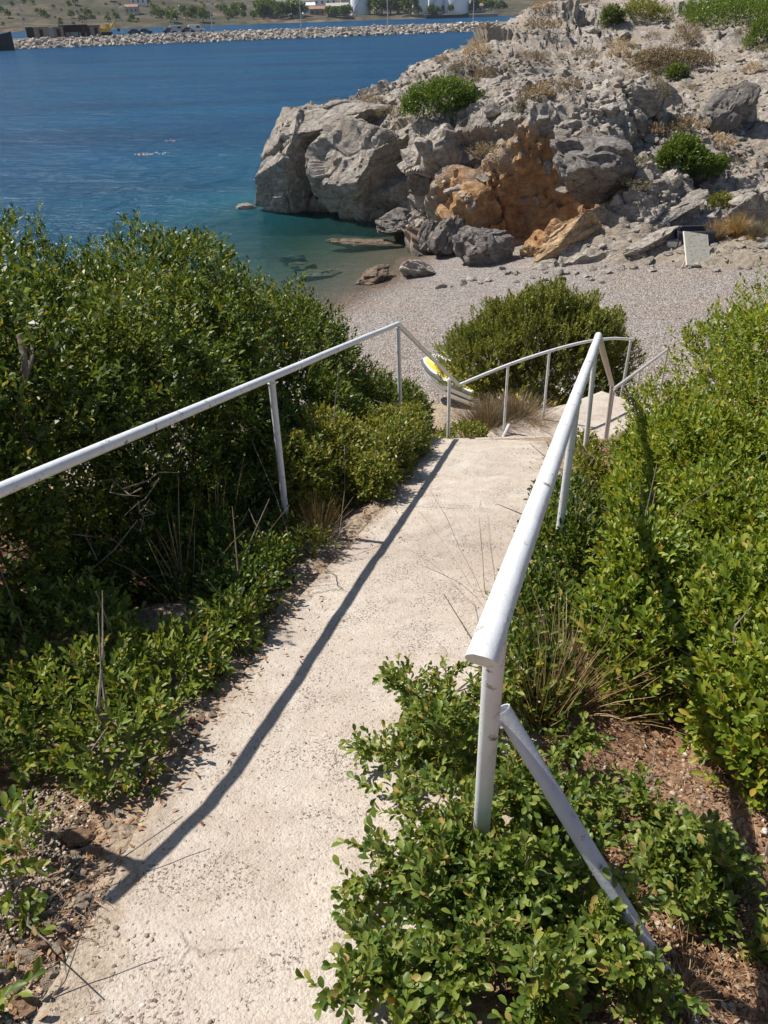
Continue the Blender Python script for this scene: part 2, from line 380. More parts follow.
    # --- far land
    m, nt, out = new_mat('far_scrubland'); p = wpos(nt)
    a = noise(nt, p, .012, 6, .65); b_ = noise(nt, p, .09, 5, .7)
    c = ramp(nt, a, [(.32, (.05, .052, .036)), (.5, (.10, .088, .062)), (.66, (.19, .145, .105))])
    c = mixc(nt, maprange(nt, b_, .45, .55, 0, .85), c, (.062, .06, .043))
    principled(nt, out, c, 1., .0); M['far'] = m
    m, nt, out = new_mat('hazed_hill_scrub'); p = wpos(nt); a = noise(nt, p, .006, 6, .7)
    c = ramp(nt, a, [(.35, (.12, .12, .125)), (.5, (.185, .175, .18)), (.65, (.27, .245, .24))])  # grey-violet cast of distance haze mixed into the scrub colours
    principled(nt, out, c, 1., .0); M['hills'] = m
    M['far_tree'] = simple('far_tree_green', (.05, .065, .03), .9, .05, .4, .6)
    M['white_wall'] = simple('white_render', (.68, .67, .64), .85, .2, .05, .3)
    M['grey_wall'] = simple('grey_render', (.42, .38, .35), .85, .2, .12, .3)
    M['brown_wall'] = simple('brown_block_wall', (.28, .21, .165), .9, .1, .2, .5)
    M['tile_roof'] = simple('terracotta_roof', (.34, .20, .14), .85, .1, .2, .5)
    M['tank'] = simple('tank_white', (.80, .84, .90), .5, .4, .04, .3)
    M['dark_metal'] = simple('dark_metal', (.025, .02, .022), .7, .2, .3, .5)
    M['dark_red'] = simple('dark_red_paint', (.09, .02, .022), .6, .3, .3, .5)
    M['black_hull'] = simple('black_hull_paint', (.012, .014, .02), .5, .3, .2, .5)
    M['galv'] = simple('galvanised_steel', (.45, .45, .46), .5, .4, .1, 2)
    M['asphalt'] = simple('quay_asphalt', (.17, .155, .14), .9, .1, .15, .4)
    M['yellow'] = simple('yellow_paint', (.55, .34, .02), .45, .4, .08, 2)
    M['car_dark'] = simple('dark_car_paint', (.03, .035, .05), .35, .5, .05, 2)
    M['car_white'] = simple('white_car_paint', (.6, .6, .6), .35, .5, .03, 2)
    M['car_silver'] = simple('silver_car_paint', (.38, .42, .47), .35, .5, .03, 2)
    M['car_red'] = simple('maroon_car_paint', (.16, .035, .03), .35, .5, .03, 2)
    M['glass_dark'] = simple('dark_window_glass', (.02, .025, .03), .15, .5, .05, 2)
    M['rubber'] = simple('black_rubber', (.02, .02, .02), .8, .2, .1, 10)
    M['gel_white'] = simple('white_gelcoat', (.74, .73, .70), .28, .5, .05, 3)
    M['gel_yellow'] = simple('yellow_gelcoat', (.66, .50, .035), .3, .5, .05, 3)
    M['gel_grey'] = simple('dark_grey_stripe', (.10, .10, .11), .4, .4, .1, 3)
    M['navy'] = simple('navy_plastic', (.03, .032, .06), .5, .4, .15, 12)
    M['skin'] = simple('sun_tanned_skin', (.36, .21, .14), .6, .3, .05, 10)
    M['foam'] = simple('white_splash_foam', (.78, .80, .80), .8, .3, .05, 8)
    M['hair'] = simple('dark_hair', (.03, .022, .018), .6, .3, .1, 20)
    # --- board with faded yellow marks
    m, nt, out = new_mat('faded_board'); p = opos(nt)
    s = N(nt, 'ShaderNodeMapping', {'Vector': p, 'Scale': (1., 1., 2.6)}).outputs[0]
    n = noise(nt, s, 7, 6, .7)
    band = maprange(nt, math_n(nt, 'ABSOLUTE', N(nt, 'ShaderNodeSeparateXYZ', {'Vector': p}).outputs[0]), .34, .40, 1, 0)
    c = mixc(nt, math_n(nt, 'MULTIPLY', maprange(nt, n, .52, .60), math_n(nt, 'MULTIPLY', band, .8)), (.70, .66, .55), (.46, .34, .12))
    principled(nt, out, c, .7, .2); M['board'] = m
build_materials()

# ------------------------------------------------------------------ light
SUNV = Vector((-.77, .37, 1.18)).normalized()
w = bpy.data.worlds.new('World'); scn.world = w; w.use_nodes = True
wn = w.node_tree; bg = wn.nodes['Background']
sky = wn.nodes.new('ShaderNodeTexSky'); sky.sky_type = 'NISHITA'; sky.sun_disc = False
sky.sun_elevation = math.asin(SUNV.z); sky.sun_rotation = math.atan2(SUNV.x, SUNV.y)
sky.air_density = 1.; sky.dust_density = .6
wn.links.new(sky.outputs[0], bg.inputs[0]); bg.inputs[1].default_value = .072
sl = bpy.data.lights.new('sun', 'SUN'); sl.energy = 4.9; sl.angle = R(.53); sl.color = (1, .95, .87)
so = bpy.data.objects.new('sun', sl); COL.objects.link(so)
so.rotation_euler = SUNV.to_track_quat('Z', 'Y').to_euler(); so.location = (-20, 10, 30)
scn.view_settings.view_transform = 'Standard'; scn.view_settings.look = 'None'
scn.view_settings.exposure = .42; scn.view_settings.gamma = 1
scn.render.engine = 'CYCLES'
scn.cycles.max_bounces = 6; scn.cycles.transparent_max_bounces = 8
scn.cycles.diffuse_bounces = 3; scn.cycles.glossy_bounces = 2; scn.cycles.transmission_bounces = 4
scn.cycles.use_denoising = True

# ------------------------------------------------------------------ shore and ground
SHORE = np.array([(-60, -20), (-14, 6), (-6.5, 15.5), (-3.3, 20.2), (-1.9, 22.6), (-.3, 25.4), (.6, 27.4), (1.7, 29.3), (3.0, 32), (8, 40), (20, 60)])
def shore_dist(x, y):
    """signed distance to the waterline, positive up the beach"""
    best = np.full(len(x), 9e9); sgn = np.ones(len(x))
    for (ax, ay), (bx, by) in zip(SHORE[:-1], SHORE[1:]):
        dx, dy = bx - ax, by - ay; L2 = dx * dx + dy * dy
        t = np.clip(((x - ax) * dx + (y - ay) * dy) / L2, 0, 1)
        d = np.hypot(x - ax - t * dx, y - ay - t * dy)
        cr = dx * (y - ay) - dy * (x - ax)
        m = d < best; best = np.where(m, d, best); sgn = np.where(m, np.where(cr < 0, 1, -1), sgn)
    return best * sgn
def beach_z(x, y):
    d = shore_dist(x, y); P = np.column_stack([x * .35, y * .35, x * 0])
    up = np.where(d > 0, .13 * d - .0032 * d * d, 0); up = np.where(d > 14, 1.2, up)
    dn = np.where(d < 0, .11 * d, 0)
    return np.maximum(up + dn, -5) + .05 * fbm(P, 3, 3) + .02 * fbm(P * 6, 2, 5)
# path edges in the place
LE = [atp(*q) for q in ((48, 985), (108, 880), (182, 750), (252, 652), (300, 590), (345, 545), (398, 490), (428, 438))]
RE = [atp(*q) for q in ((470, 985), (505, 880), (545, 750), (568, 652), (578, 590), (582, 545), (572, 490), (548, 441))]
LE = [Vector((LE[0].x - .12, -.6, zp(-.6)))] + LE
RE = [Vector((RE[0].x - .25, -.6, zp(-.6)))] + RE
YT = 5.4
def prof(y):
    return np.interp(y, [-6, 0, YT - .05, YT + .02, 8.6, 10.4, 13.6, 16, 30], [PZ0 + 6 * PSL, PZ0, zp(YT), zp(YT) - .35, 2.7, 2.6, 1.0, .4, -2])
LX = lambda y: np.interp(y, [v.y for v in LE] + [8.7, 10.5], [v.x for v in LE] + [1.25, 1.4])
RX = lambda y: np.interp(y, [v.y for v in RE] + [8.7, 10.5], [v.x for v in RE] + [2.5, 3.6])
def ground_z(x, y):
    x = np.asarray(x, float); y = np.asarray(y, float)
    P = np.column_stack([x, y, x * 0])
    left = np.clip(LX(y) - x, 0, None); right = np.clip(x - RX(y), 0, None)
    side = left + right
    z = prof(y) - .018 - .02 * np.clip(right * 10, 0, 1) - .16 * np.clip(left - .5, 0, None) + .07 * np.clip(right - .5, 0, 4)
    e = LX(y) - x; e2 = x - RX(y)
    z = z + (.04 * np.exp(-((e - .06) / .09) ** 2) + .03 * np.exp(-((e2 - .06) / .09) ** 2)) * np.clip(.55 + 1.3 * fbm(P * 6, 3, 23), 0, 1.3) * (y < 5.3)
    return z + (.10 * fbm(P * 1.1, 4, 21) + .03 * fbm(P * 7, 3, 22)) * np.clip(side * 3, 0, 1)
gz = lambda x, y: float(ground_z(np.array([x]), np.array([y]))[0])

xs = np.concatenate([np.linspace(-16, -3, 80), np.linspace(-2.9, 3.6, 200), np.linspace(3.8, 16, 70)])
ys = np.concatenate([np.linspace(-5, .2, 40), np.linspace(.25, 6, 180), np.linspace(6.1, 24, 150)])
g = grid_mesh('ground', xs, ys, ground_z)
co = np.empty(len(g.vertices) * 3, np.float32); g.vertices.foreach_get('co', co); co = co.reshape(-1, 3)
attr(g, 'tan', np.clip(1.2 - (co[:, 0] - RX(co[:, 1])) / .12 + fbm(co * 4, 3, 12), 0, 1) * np.clip(1.9 - (LX(co[:, 1]) - co[:, 0]) / .3 + .8 * fbm(co * 5, 3, 13), 0, 1) + np.clip(co[:, 1] - 6, 0, 1))
tag(link('ground', g, M['soil']), kind='structure')

xs = np.concatenate([np.linspace(-60, -9, 60), np.linspace(-8.8, 16, 160), np.linspace(16.5, 40, 30)])
ys = np.linspace(-5, 44, 240)
g = grid_mesh('beach', xs, ys, beach_z)
co = np.empty(len(g.vertices) * 3, np.float32); g.vertices.foreach_get('co', co); co = co.reshape(-1, 3)
sd = shore_dist(co[:, 0], co[:, 1]) + .35 * fbm(co * .8, 3, 8)
attr(g, 'wet', np.clip(1 - (sd - .5) / 1.3, 0, 1)); tag(link('beach', g, M['beach']), kind='structure')

xs = np.concatenate([[-3900, -2000, -1000, -400, -150], np.linspace(-80, -32, 20), np.linspace(-30, 14, 90), [20, 40, 100, 300, 900, 2000, 3900]])
ys = np.concatenate([[-900, -400, -60], np.linspace(-10, 60, 110), np.linspace(64, 160, 20), [220, 300, 420, 560, 800, 1500, 4000]])
def sea_z(x, y): return np.zeros_like(x)
g = grid_mesh('sea', xs, ys, sea_z)
co = np.empty(len(g.vertices) * 3, np.float32); g.vertices.foreach_get('co', co); co = co.reshape(-1, 3).astype(float)
sd = -shore_dist(co[:, 0], co[:, 1])
# distance from the headland's nose keeps the water deep right up to the rock
dp = np.clip(sd * .12 + np.clip(sd - 5, 0, None) * .14 + .12 * fbm(co * .5, 3, 31), 0, 12)
attr(g, 'depth', dp); tag(link('sea', g, M['sea']), kind='structure')

# ------------------------------------------------------------------ concrete path, steps, landing
def strip(name, L, Rr, nx=40, sub=10, amp=.012):
    L = [Vector(v) for v in L]; Rr = [Vector(v) for v in Rr]; rows = []
    for i in range(len(L) - 1):
        for k in range(sub): rows.append((L[i].lerp(L[i + 1], k / sub), Rr[i].lerp(Rr[i + 1], k / sub)))
    rows.append((L[-1], Rr[-1])); V = []
    for a, b in rows:
        for k in range(nx): V.append(a.lerp(b, k / (nx - 1)))
    V = np.array([tuple(v) for v in V]); P = V.copy()
    n = fbm(P * 9, 3, 41)
    edge = np.tile(np.linspace(-1, 1, nx), len(rows))
    V[:, 0] += np.sign(edge) * (np.abs(edge) > .97) * (fbm(P * 4, 4, 42) * .16 + fbm(P * 14, 3, 44) * .07)
    V[:, 2] += amp * .5 * n + .006 * fbm(P * 2.2, 2, 43) - .05 * (np.abs(edge) > .99)
    return V, len(rows)
V, nr = strip('path', LE, RE, 60, 14)
# front lip of the top slab
nx = 60; last = V[-nx:].copy(); lip = last.copy(); lip[:, 2] -= .17; lip[:, 1] += .012
V = np.vstack([V, lip])
_pm = mesh_np('path', V, grid_quads(nx, nr + 1), smooth=True); _e = np.tile(np.linspace(0, 1, nx), nr + 1); _y = V[:, 1]
attr(_pm, 'edge', np.clip(1 - _e * 9, 0, 1) + np.clip(1 - (1 - _e) * 6, 0, 1) + np.clip(1 - _e * 3.2, 0, 1) * np.clip((1.25 - _y) / .5, 0, 1))
p_o = link('path', _pm, M['path']); tag(p_o, kind='structure')
p_o.data.set_sharp_from_angle(angle=R(45))
# the flight of steps below the lip
mb = MB(); ns = 12; top = zp(YT) - .02; y0, y1 = YT + .02, 8.7
for i in range(ns):
    ya = y0 + (y1 - y0) * i / ns; yb = y0 + (y1 - y0) * (i + 1) / ns
    z = top - (top - 2.78) * (i + 1) / ns
    xl, xr = float(LX((ya + yb) / 2)) + .05, float(RX((ya + yb) / 2)) - .05
    mb.box(((xl + xr) / 2, (ya + yb) / 2, z - .15), (xr - xl, yb - ya - .004, .3))
st = mb.build('steps', M['path'], bevel=.012); tag(st, kind='structure')
# landing that turns right, and the lower flight
LL = [(1.25, 8.72), (1.4, 9.35), (1.95, 9.8), (2.7, 10.15), (3.2, 10.5)]
LR = [(2.5, 8.72), (2.75, 8.85), (3.1, 9.05), (3.5, 9.35), (3.9, 9.7)]
V, nr = strip('landing', [(x, y, 2.80) for x, y in LL], [(x, y, 2.80) for x, y in LR], 24, 8)
l_o = link('landing', mesh_np('landing', V, grid_quads(24, nr), smooth=True), M['path']); tag(l_o, kind='structure')
mb = MB(); dirv = Vector((.5, .866, 0)); rgt = Vector((.866, -.5, 0)); ns = 10
st0 = Vector((3.56, 10.1, 0))
rotz = Matrix.Rotation(math.atan2(rgt.y, rgt.x), 3, 'Z')
for i in range(ns):
    c = st0 + dirv * (.36 * (i + .5)); c.z = 2.72 - .15 * (i + 1) - .15
    mb.box(c, (1.0, .355, .3), rotz)
st2 = mb.build('lower_steps', M['path'], bevel=.012); tag(st2, kind='structure')

# ------------------------------------------------------------------ handrails
def rail_pts(pts, n=10):
    out = []
    for a, b in zip(pts[:-1], pts[1:]):
        for k in range(n): out.append(a.lerp(b, k / n))
    return out + [pts[-1]]
def smooth_pts(pts, n=8):
    P = [pts[0]] + list(pts) + [pts[-1]]; out = []
    for i in range(1, len(P) - 2):
        p0, p1, p2, p3 = P[i - 1], P[i], P[i + 1], P[i + 2]
        for k in range(n):
            t = k / n
            out.append(.5 * ((2 * p1) + (p2 - p0) * t + (2 * p0 - 5 * p1 + 4 * p2 - p3) * t * t + (3 * p1 - p0 - 3 * p2 + p3) * t ** 3))
    return out + [P[-2]]
def wob(pts, s=.004):
    return [p + Vector((random.uniform(-s, s), random.uniform(-s, s), random.uniform(-s, s))) for p in pts]
HR = .85
a = atp(0, 490, HR); b = atp(398, 324, HR)
dl = (b - a) / (b.y - a.y)
r_end = a + dl * (1.24 - a.y) + Vector((-.09, 0, 0)); r_mid = r_end.lerp(a, .72) + Vector((.012, 0, 0))
bend = at(459, 385, 8.75)
arch = [at(459, 385, 8.75), at(508, 365, 9.25), at(550, 351, 9.6), at(585, 342, 10.0), at(612, 338.5, 10.4), at(632, 339.5, 10.7)]
base = Vector((a.x, a.y, gz(a.x, a.y)))
lr = empty('handrail', base)
tag(lr, 'white tube handrail left of the concrete path, dipping and curving past the round bush', 'handrail')
mb = MB(); mb.tube(wob([r_end * (1 - k / 9) ** 2 + (a - dl * ((a - r_end).y * .42)) * 2 * (k / 9) * (1 - k / 9) + a * (k / 9) ** 2 for k in range(9)] + [a.lerp(b, k / 10) for k in range(11)], .002), .0185, 16); mb.build('rail', M['paint'], lr, True, base)
mb = MB(); mb.tube([b] + [b.lerp(bend, k / 8) for k in range(1, 8)] + [bend], .020, 12); mb.build('rail', M['paint'], lr, True, base)
mb = MB(); mb.tube(smooth_pts(arch), .020, 12); mb.build('rail', M['paint'], lr, True, base)
def post(top, parent, o, mat='paint', r=.0165, lean=(0, 0), foot=None):
    zf = gz(top.x, top.y) - .1 if foot is None else foot
    q = Vector((top.x + lean[0], top.y + lean[1], zf))
    mb = MB(); mb.tube([top.lerp(q, k / 6) for k in range(7)], r, 14); mb.tube([top + (q - top).normalized() * t_ for t_ in (.012, .018, .026, .032)], [r * 1.02, r * 1.28, r * 1.22, r * 1.01], 10); return mb.build('post', M[mat], parent, True, o)
for y in (1.42, ):
    post(r_end.lerp(r_mid, .3) - Vector((0, 0, .01)), lr, base, lean=(-.04, .02))
def foot_of(px, py, d):
    return at(px, py, d)
t = min((a + dl * q for q in np.linspace(.5, 4, 400)), key=lambda v: abs(384 + FPX * (CAM_ROT.transposed() @ (v - Vector((0, 0, EYE)))).x / -(CAM_ROT.transposed() @ (v - Vector((0, 0, EYE)))).z - 271)); post(t - Vector((0, 0, .01)), lr, base, lean=(.0, -.02))
post(b - Vector((0, 0, .01)), lr, base, lean=(.015, 0))
post(at(449.5, 378, 8.45), lr, base, r=.02, foot=2.6)
for q in ((508, 366, 9.25), (549.5, 352, 9.6)): post(at(*q), lr, base, foot=2.55)
# weld foot brace on the first arch post
f0 = at(509, 432, 9.22); mb = MB(); mb.tube([f0 + Vector((-.12, -.12, -.08)), f0 + Vector((0, 0, .12))], .022, 8); mb.build('foot_stay', M['paint'], lr, True, base)
post(at(631, 340, 10.7), lr, base, 'paint_old', r=.02, lean=(-.04, -.05), foot=2.4)

ra = atp(480, 661, HR); rb = atp(598.5, 336, HR); dr = (rb - ra) / (rb.y - ra.y)
baser = Vector((ra.x, ra.y, gz(ra.x, ra.y)))
rr = empty('handrail', baser)
tag(rr, 'white tube handrail right of the path with cut near end and leaning grey brace', 'handrail')
mb = MB(); pts = wob(rail_pts([ra, rb], 12), .0015); mb.tube(pts, .0225, 20)
for i in range(20): mb.v[i] = Vector(mb.v[i]) - dr.normalized() * (Vector(mb.v[i]) - pts[0]).dot(Vector((0, 0, 1))) * 1.15 + Vector((0, 0, random.uniform(-.001, .001)))
mb.build('rail', M['paint'], rr, True, baser)
pt = ra + dr * .14
pb = atp(479, 862, -.02)
mb = MB(); mb.tube([(pt - Vector((0, 0, .015))).lerp(pb, k / 6) for k in range(7)] + [pb - Vector((0, 0, .2))], .0185, 16); mb.build('post', M['paint'], rr, True, baser)
# open-ended brace welded to that post
btop = at(502, 709, 1.0); bb = atp(674, 990, .0)
dv = (bb - btop).normalized()
mb = MB(); n = 20
mb.tube([btop.lerp(bb, k / 10) for k in range(11)] + [bb + dv * .15], .0165, n, cap=False)
mb.tube([btop + dv * .0005, btop + dv * .08], .0140, n, cap=False)
# annular lip
ring = [i for i in range(n)]
k0 = 12 * n
mb.f += [(i, (i + 1) % n, k0 + (i + 1) % n, k0 + i) for i in range(n)]
br = mb.build('brace', M['paint_grey'], rr, True, baser); br['label'] = 'grey open ended pipe leaning from the post down into the shrub'
mb = MB(); mb.tube([btop + dv * .05, btop + dv * .055], .0139, n); mb.build('pipe_shade_disc', M['hollow_shade'], br, False, baser)  # near-black disc stands for the shade inside the open pipe
mb = MB(); pj = pt.lerp(pb, .36); mb.tube([pj, btop + dv * .02 + Vector((-.012, 0, .0))], .011, 10); mb.build('weld', M['paint'], rr, True, baser)
t2 = ra + dr * (2.72 - ra.y); post(t2 - Vector((0, 0, .012)), rr, baser, lean=(-.01, .0))
post(rb + Vector((-.01, 0, -.012)), rr, baser, lean=(.03, .02))
# lower part of that rail going down the steps
q = [rb, at(612, 385, 7.0)]
mb = MB(); mb.tube([q[0].lerp(q[1], k / 8) for k in range(9)], .022, 12); mb.build('rail', M['paint_old'], rr, True, baser)
post(q[1], rr, baser, 'paint_old', lean=(.02, .0), foot=3.3)
# handrails of the lower flight
c0 = at(614, 389, 8.6); c1 = at(640, 370, 10.0); c2 = at(668, 349, 12.4)
bs = Vector((c0.x, c0.y, gz(c0.x, c0.y)))
lo = empty('handrail', bs); tag(lo, 'short weathered handrail of the lower flight, half hidden behind the right hedge', 'handrail')
mb = MB(); mb.tube(rail_pts([c0, c1, c2], 6), .022, 12); mb.build('rail', M['paint_old'], lo, True, bs)
for q in (c0, c1, c2): post(q, lo, bs, 'paint_old', foot=gz(q.x, q.y) - .7)

# ------------------------------------------------------------------ leaves
TPL_Q = (np.array([(0, 0, 0), (.5, .5, .12), (1, 0, -.05), (.5, -.5, .12)]), np.array([(0, 1, 2, 3)]), None)
TPL_6 = (np.array([(0, 0, 0), (.35, .42, .10), (.72, .46, .10), (1, 0, -.06), (.72, -.46, .10), (.35, -.42, .10)]),
         np.array([(0, 3, 2, 1), (0, 5, 4, 3)]), None)
TPL_N = (np.array([(0, 0, 0), (.3, 0, .03), (.62, 0, .02), (.88, 0, -.02), (1, 0, -.05),
                   (.3, .33, .10), (.62, .5, .13), (.88, .33, .06), (.3, -.33, .10), (.62, -.5, .13), (.88, -.33, .06)]),
         np.array([(1, 2, 6, 5), (2, 3, 7, 6), (1, 8, 9, 2), (2, 9, 10, 3)]), np.array([(0, 1, 5), (3, 4, 7), (0, 8, 1), (3, 10, 4)]))
def unit(v): return v / np.maximum(np.linalg.norm(v, axis=1, keepdims=True), 1e-9)
def leaf_mesh(name, pos, d, nrm, L, W, tpl):
    T, Q, Tr = tpl; n = len(pos)
    d = unit(d); s = unit(np.cross(nrm, d)); u = np.cross(d, s)
    V = pos[:, None, :] + d[:, None, :] * (T[None, :, 0:1] * L[:, None, None]) + s[:, None, :] * (T[None, :, 1:2] * W[:, None, None]) + u[:, None, :] * (T[None, :, 2:3] * L[:, None, None])
    off = (np.arange(n) * len(T))[:, None, None]
    q = (Q[None] + off).reshape(-1, 4); t = None if Tr is None else (Tr[None] + off).reshape(-1, 3)
    return mesh_np(name, V.reshape(-1, 3), q, t)
def sprigs(pos, axis, k, slen, L, W, rng, spread=.9, taper=True):
    """k leaves along each sprig; returns leaf arrays"""
    n = len(pos); axis = unit(axis)
    ref = np.where(np.abs(axis[:, 2:3]) < .9, np.array([[0, 0, 1.]]), np.array([[1., 0, 0]]))
    sx = unit(np.cross(axis, ref)); sy = np.cross(axis, sx); ph = rng.random(n) * 6.28
    Ps, Ds, Ns, Ls, Ws = [], [], [], [], []
    for i in range(k):
        t = (i + .5) / k; an = ph + i * 2.4 + rng.normal(0, .25, n)
        side = sx * np.cos(an)[:, None] + sy * np.sin(an)[:, None]
        sp = spread * (1.15 - .75 * t) * (0.8 + .4 * rng.random(n))
        d = unit(axis * 1.0 + side * sp[:, None] * 1.3)
        Ps.append(pos + axis * ((t - .5) * slen * (.8 + .4 * rng.random(n)))[:, None]); Ds.append(d)
        Ns.append(unit(axis - d * np.sum(axis * d, 1, keepdims=True) + rng.normal(0, .35, (n, 3)) + np.array([0, 0, .9])))
        sc = rng.uniform(.7, 1.2, n); Ls.append(L * sc); Ws.append(W * sc * rng.uniform(.85, 1.15, n))
    return [np.concatenate(q) for q in (Ps, Ds, Ns, Ls, Ws)]
def blob_points(blobs, n, rng, shell=.4, low=-.35, rough=.22, nseed=1, nfreq=2.5, ground=True):
    B = np.array(blobs, float); wgt = (B[:, 3] * B[:, 4] + B[:, 3] * B[:, 5] + B[:, 4] * B[:, 5]); wgt /= wgt.sum()
    idx = rng.choice(len(B), n, p=wgt); u = unit(rng.normal(size=(n, 3))); u[:, 2] = np.where(u[:, 2] < low, -u[:, 2], u[:, 2])
    r = 1 - shell * rng.random(n) ** 1.6
    P0 = B[idx, :3] + u * B[idx, 3:6]
    r = r * (1 + rough * fbm(P0 * nfreq, 3, nseed) + rough * .7 * fbm(P0 * nfreq * 3, 2, nseed + 50))
    P = B[idx, :3] + u * B[idx, 3:6] * r[:, None]
    nr = unit(u / B[idx, 3:6])
    keep = np.ones(n, bool)
    for bi, bb in enumerate(B):
        q = np.linalg.norm((P - bb[:3]) / bb[3:6], axis=1); keep &= ~((q < .72) & (idx != bi))
    if ground: keep &= P[:, 2] > ground_z(P[:, 0], P[:, 1]) + .015
    return P[keep], nr[keep]
def branches(name, base, blobs, n, rng, mat, parent, o, r0=.014, fan=.12):
    mb = MB(); B = np.array(blobs)
    for i in range(n):
        bb = B[rng.integers(len(B))]; u = rng.normal(size=3); u /= np.linalg.norm(u); u[2] = abs(u[2])
        e = bb[:3] + u * bb[3:6] * rng.uniform(.7, .98)
        s = np.array(base) + rng.normal(0, fan, 3) * np.array([1, 1, 0]); s = s * .55 + np.array([bb[0], bb[1], 0]) * .45
        s[2] = gz(s[0], s[1]) - .05
        m = (s + e) / 2 + rng.normal(0, .09, 3); pts = []
        for k in range(7):
            t = k / 6; p = s * (1 - t) ** 2 + 2 * m * t * (1 - t) + e * t * t; pts.append(Vector(p + rng.normal(0, .012, 3)))
        mb.tube(pts, r0 * rng.uniform(.5, 1.1), 5, r1=.002)
        for _ in range(2):
            k = rng.integers(2, 6); tip = pts[k] + Vector(rng.normal(0, .16, 3)) + Vector((0, 0, .08))
            mb.tube([pts[k], pts[k].lerp(tip, .5) + Vector(rng.normal(0, .02, 3)), tip], r0 * .35, 4, r1=.0015)
    return mb.build(name, mat, parent, True, o)
def shrub(label, blobs, n, seed, mat='leaf', k=8, slen=.10, L=.034, W=.014, tpl=TPL_Q, up=.5, spread=.9, shell=.4, rough=.22, nbr=14, name='shrub', cat='shrub', group=None, bark='bark', ground=True, low=-.35, jit=.45, nfreq=2.5, r0=.014, lobes=0):
    rng = np.random.default_rng(seed); blobs = list(blobs); nb0 = len(blobs)
    for _ in range(lobes):
        bb = blobs[rng.integers(nb0)]; u = rng.normal(size=3); u /= np.linalg.norm(u); u[2] = abs(u[2]) * .9 + .1; u[1] = -abs(u[1]) if rng.random() < .6 else u[1]; r_ = rng.uniform(.16, .34)
        blobs.append((bb[0] + u[0] * bb[3] * .95, bb[1] + u[1] * bb[4] * .95, bb[2] + u[2] * bb[5] * .95, r_, r_, r_ * rng.uniform(.7, 1.1)))
    P, nr = blob_points(blobs, n, rng, shell, low, rough, seed, nfreq, ground)
    B = np.array(blobs); cx, cy = B[:, 0].mean(), B[:, 1].mean()
    base = Vector((cx, cy, gz(cx, cy) if ground else (B[:, 2] - B[:, 5]).min()))
    root = empty(name, base); tag(root, label, cat, group)
    ax = nr * .75 + np.array([0, 0, up]) + rng.normal(0, jit, P.shape)
    A = sprigs(P, ax, k, slen, L, W, rng, spread)
    A[0] = A[0] - np.array(base)
    link('foliage', leaf_mesh('foliage', *A, tpl), M[mat], root)
    if nbr: branches('branches', base, blobs, nbr, rng, M[bark], root, base, r0)
    return root
def eb(y, off, r, h): return (float(LX(y)) + off, y, zp(y) + h * .35, r, r * 1.5, h)
# ------------------------------------------------------------------ shrubs left of the path
shrub('tall dark mastic shrub at the left frame edge with a pale dead trunk in front', [(-2.75, 4.3, 5.65, 1.15, 1.2, 1.05), (-2.4, 3.3, 5.75, .8, .8, .95), (-3.5, 5.2, 5.3, 1.0, 1.0, 1.1), (-2.1, 4.9, 5.5, .7, .8, .8), (-2.75, 2.4, 6.1, .9, .9, 1.0), (-2.45, 1.4, 6.25, .7, .7, .9)], 17500, 101, lobes=14, L=.04, W=.0165, rough=.34, nfreq=2.)  # last two blobs stand out of view, added to shade the neighbouring shrub
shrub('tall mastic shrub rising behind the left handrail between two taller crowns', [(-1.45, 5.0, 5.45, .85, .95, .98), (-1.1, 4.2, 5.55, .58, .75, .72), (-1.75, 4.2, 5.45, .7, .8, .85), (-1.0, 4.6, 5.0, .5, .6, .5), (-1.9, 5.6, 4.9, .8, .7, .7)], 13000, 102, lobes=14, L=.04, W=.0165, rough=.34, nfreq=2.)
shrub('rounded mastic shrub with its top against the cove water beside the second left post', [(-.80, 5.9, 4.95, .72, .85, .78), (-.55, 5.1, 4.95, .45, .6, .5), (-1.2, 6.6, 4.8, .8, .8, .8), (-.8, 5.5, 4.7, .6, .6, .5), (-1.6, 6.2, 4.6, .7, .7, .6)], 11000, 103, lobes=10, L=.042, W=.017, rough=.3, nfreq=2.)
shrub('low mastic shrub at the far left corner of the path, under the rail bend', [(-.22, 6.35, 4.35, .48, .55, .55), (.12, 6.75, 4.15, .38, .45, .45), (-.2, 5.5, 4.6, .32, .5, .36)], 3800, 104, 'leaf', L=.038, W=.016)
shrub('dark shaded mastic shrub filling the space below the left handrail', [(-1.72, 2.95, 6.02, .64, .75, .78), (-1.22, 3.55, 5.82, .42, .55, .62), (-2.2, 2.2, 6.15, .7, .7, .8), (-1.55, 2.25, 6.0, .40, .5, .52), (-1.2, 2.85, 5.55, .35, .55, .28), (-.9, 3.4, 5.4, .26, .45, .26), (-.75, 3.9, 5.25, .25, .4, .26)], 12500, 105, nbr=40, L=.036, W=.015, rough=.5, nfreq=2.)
shrub('low glossy mastic shrub with bright lit shoots at the left path edge', [(-.98, 1.66, 5.80, .26, .26, .17), (-.72, 1.95, 5.70, .2, .26, .12), (-1.2, 2.0, 5.75, .36, .3, .2), eb(1.5, -.16, .14, .12), eb(1.85, -.2, .13, .1), eb(2.2, -.13, .12, .11)], 1250, 106, 'leaf_near', k=9, L=.032, W=.0135, tpl=TPL_6, nbr=12)
shrub('low weedy shrub in the shade at the path edge, before the first left post', [(-.78, 2.7, 5.50, .24, .42, .17), (-.54, 3.1, 5.40, .12, .28, .10), eb(2.45, -.18, .15, .13), eb(2.75, -.2, .13, .12)], 900, 107, 'leaf', L=.03, tpl=TPL_6, nbr=10)
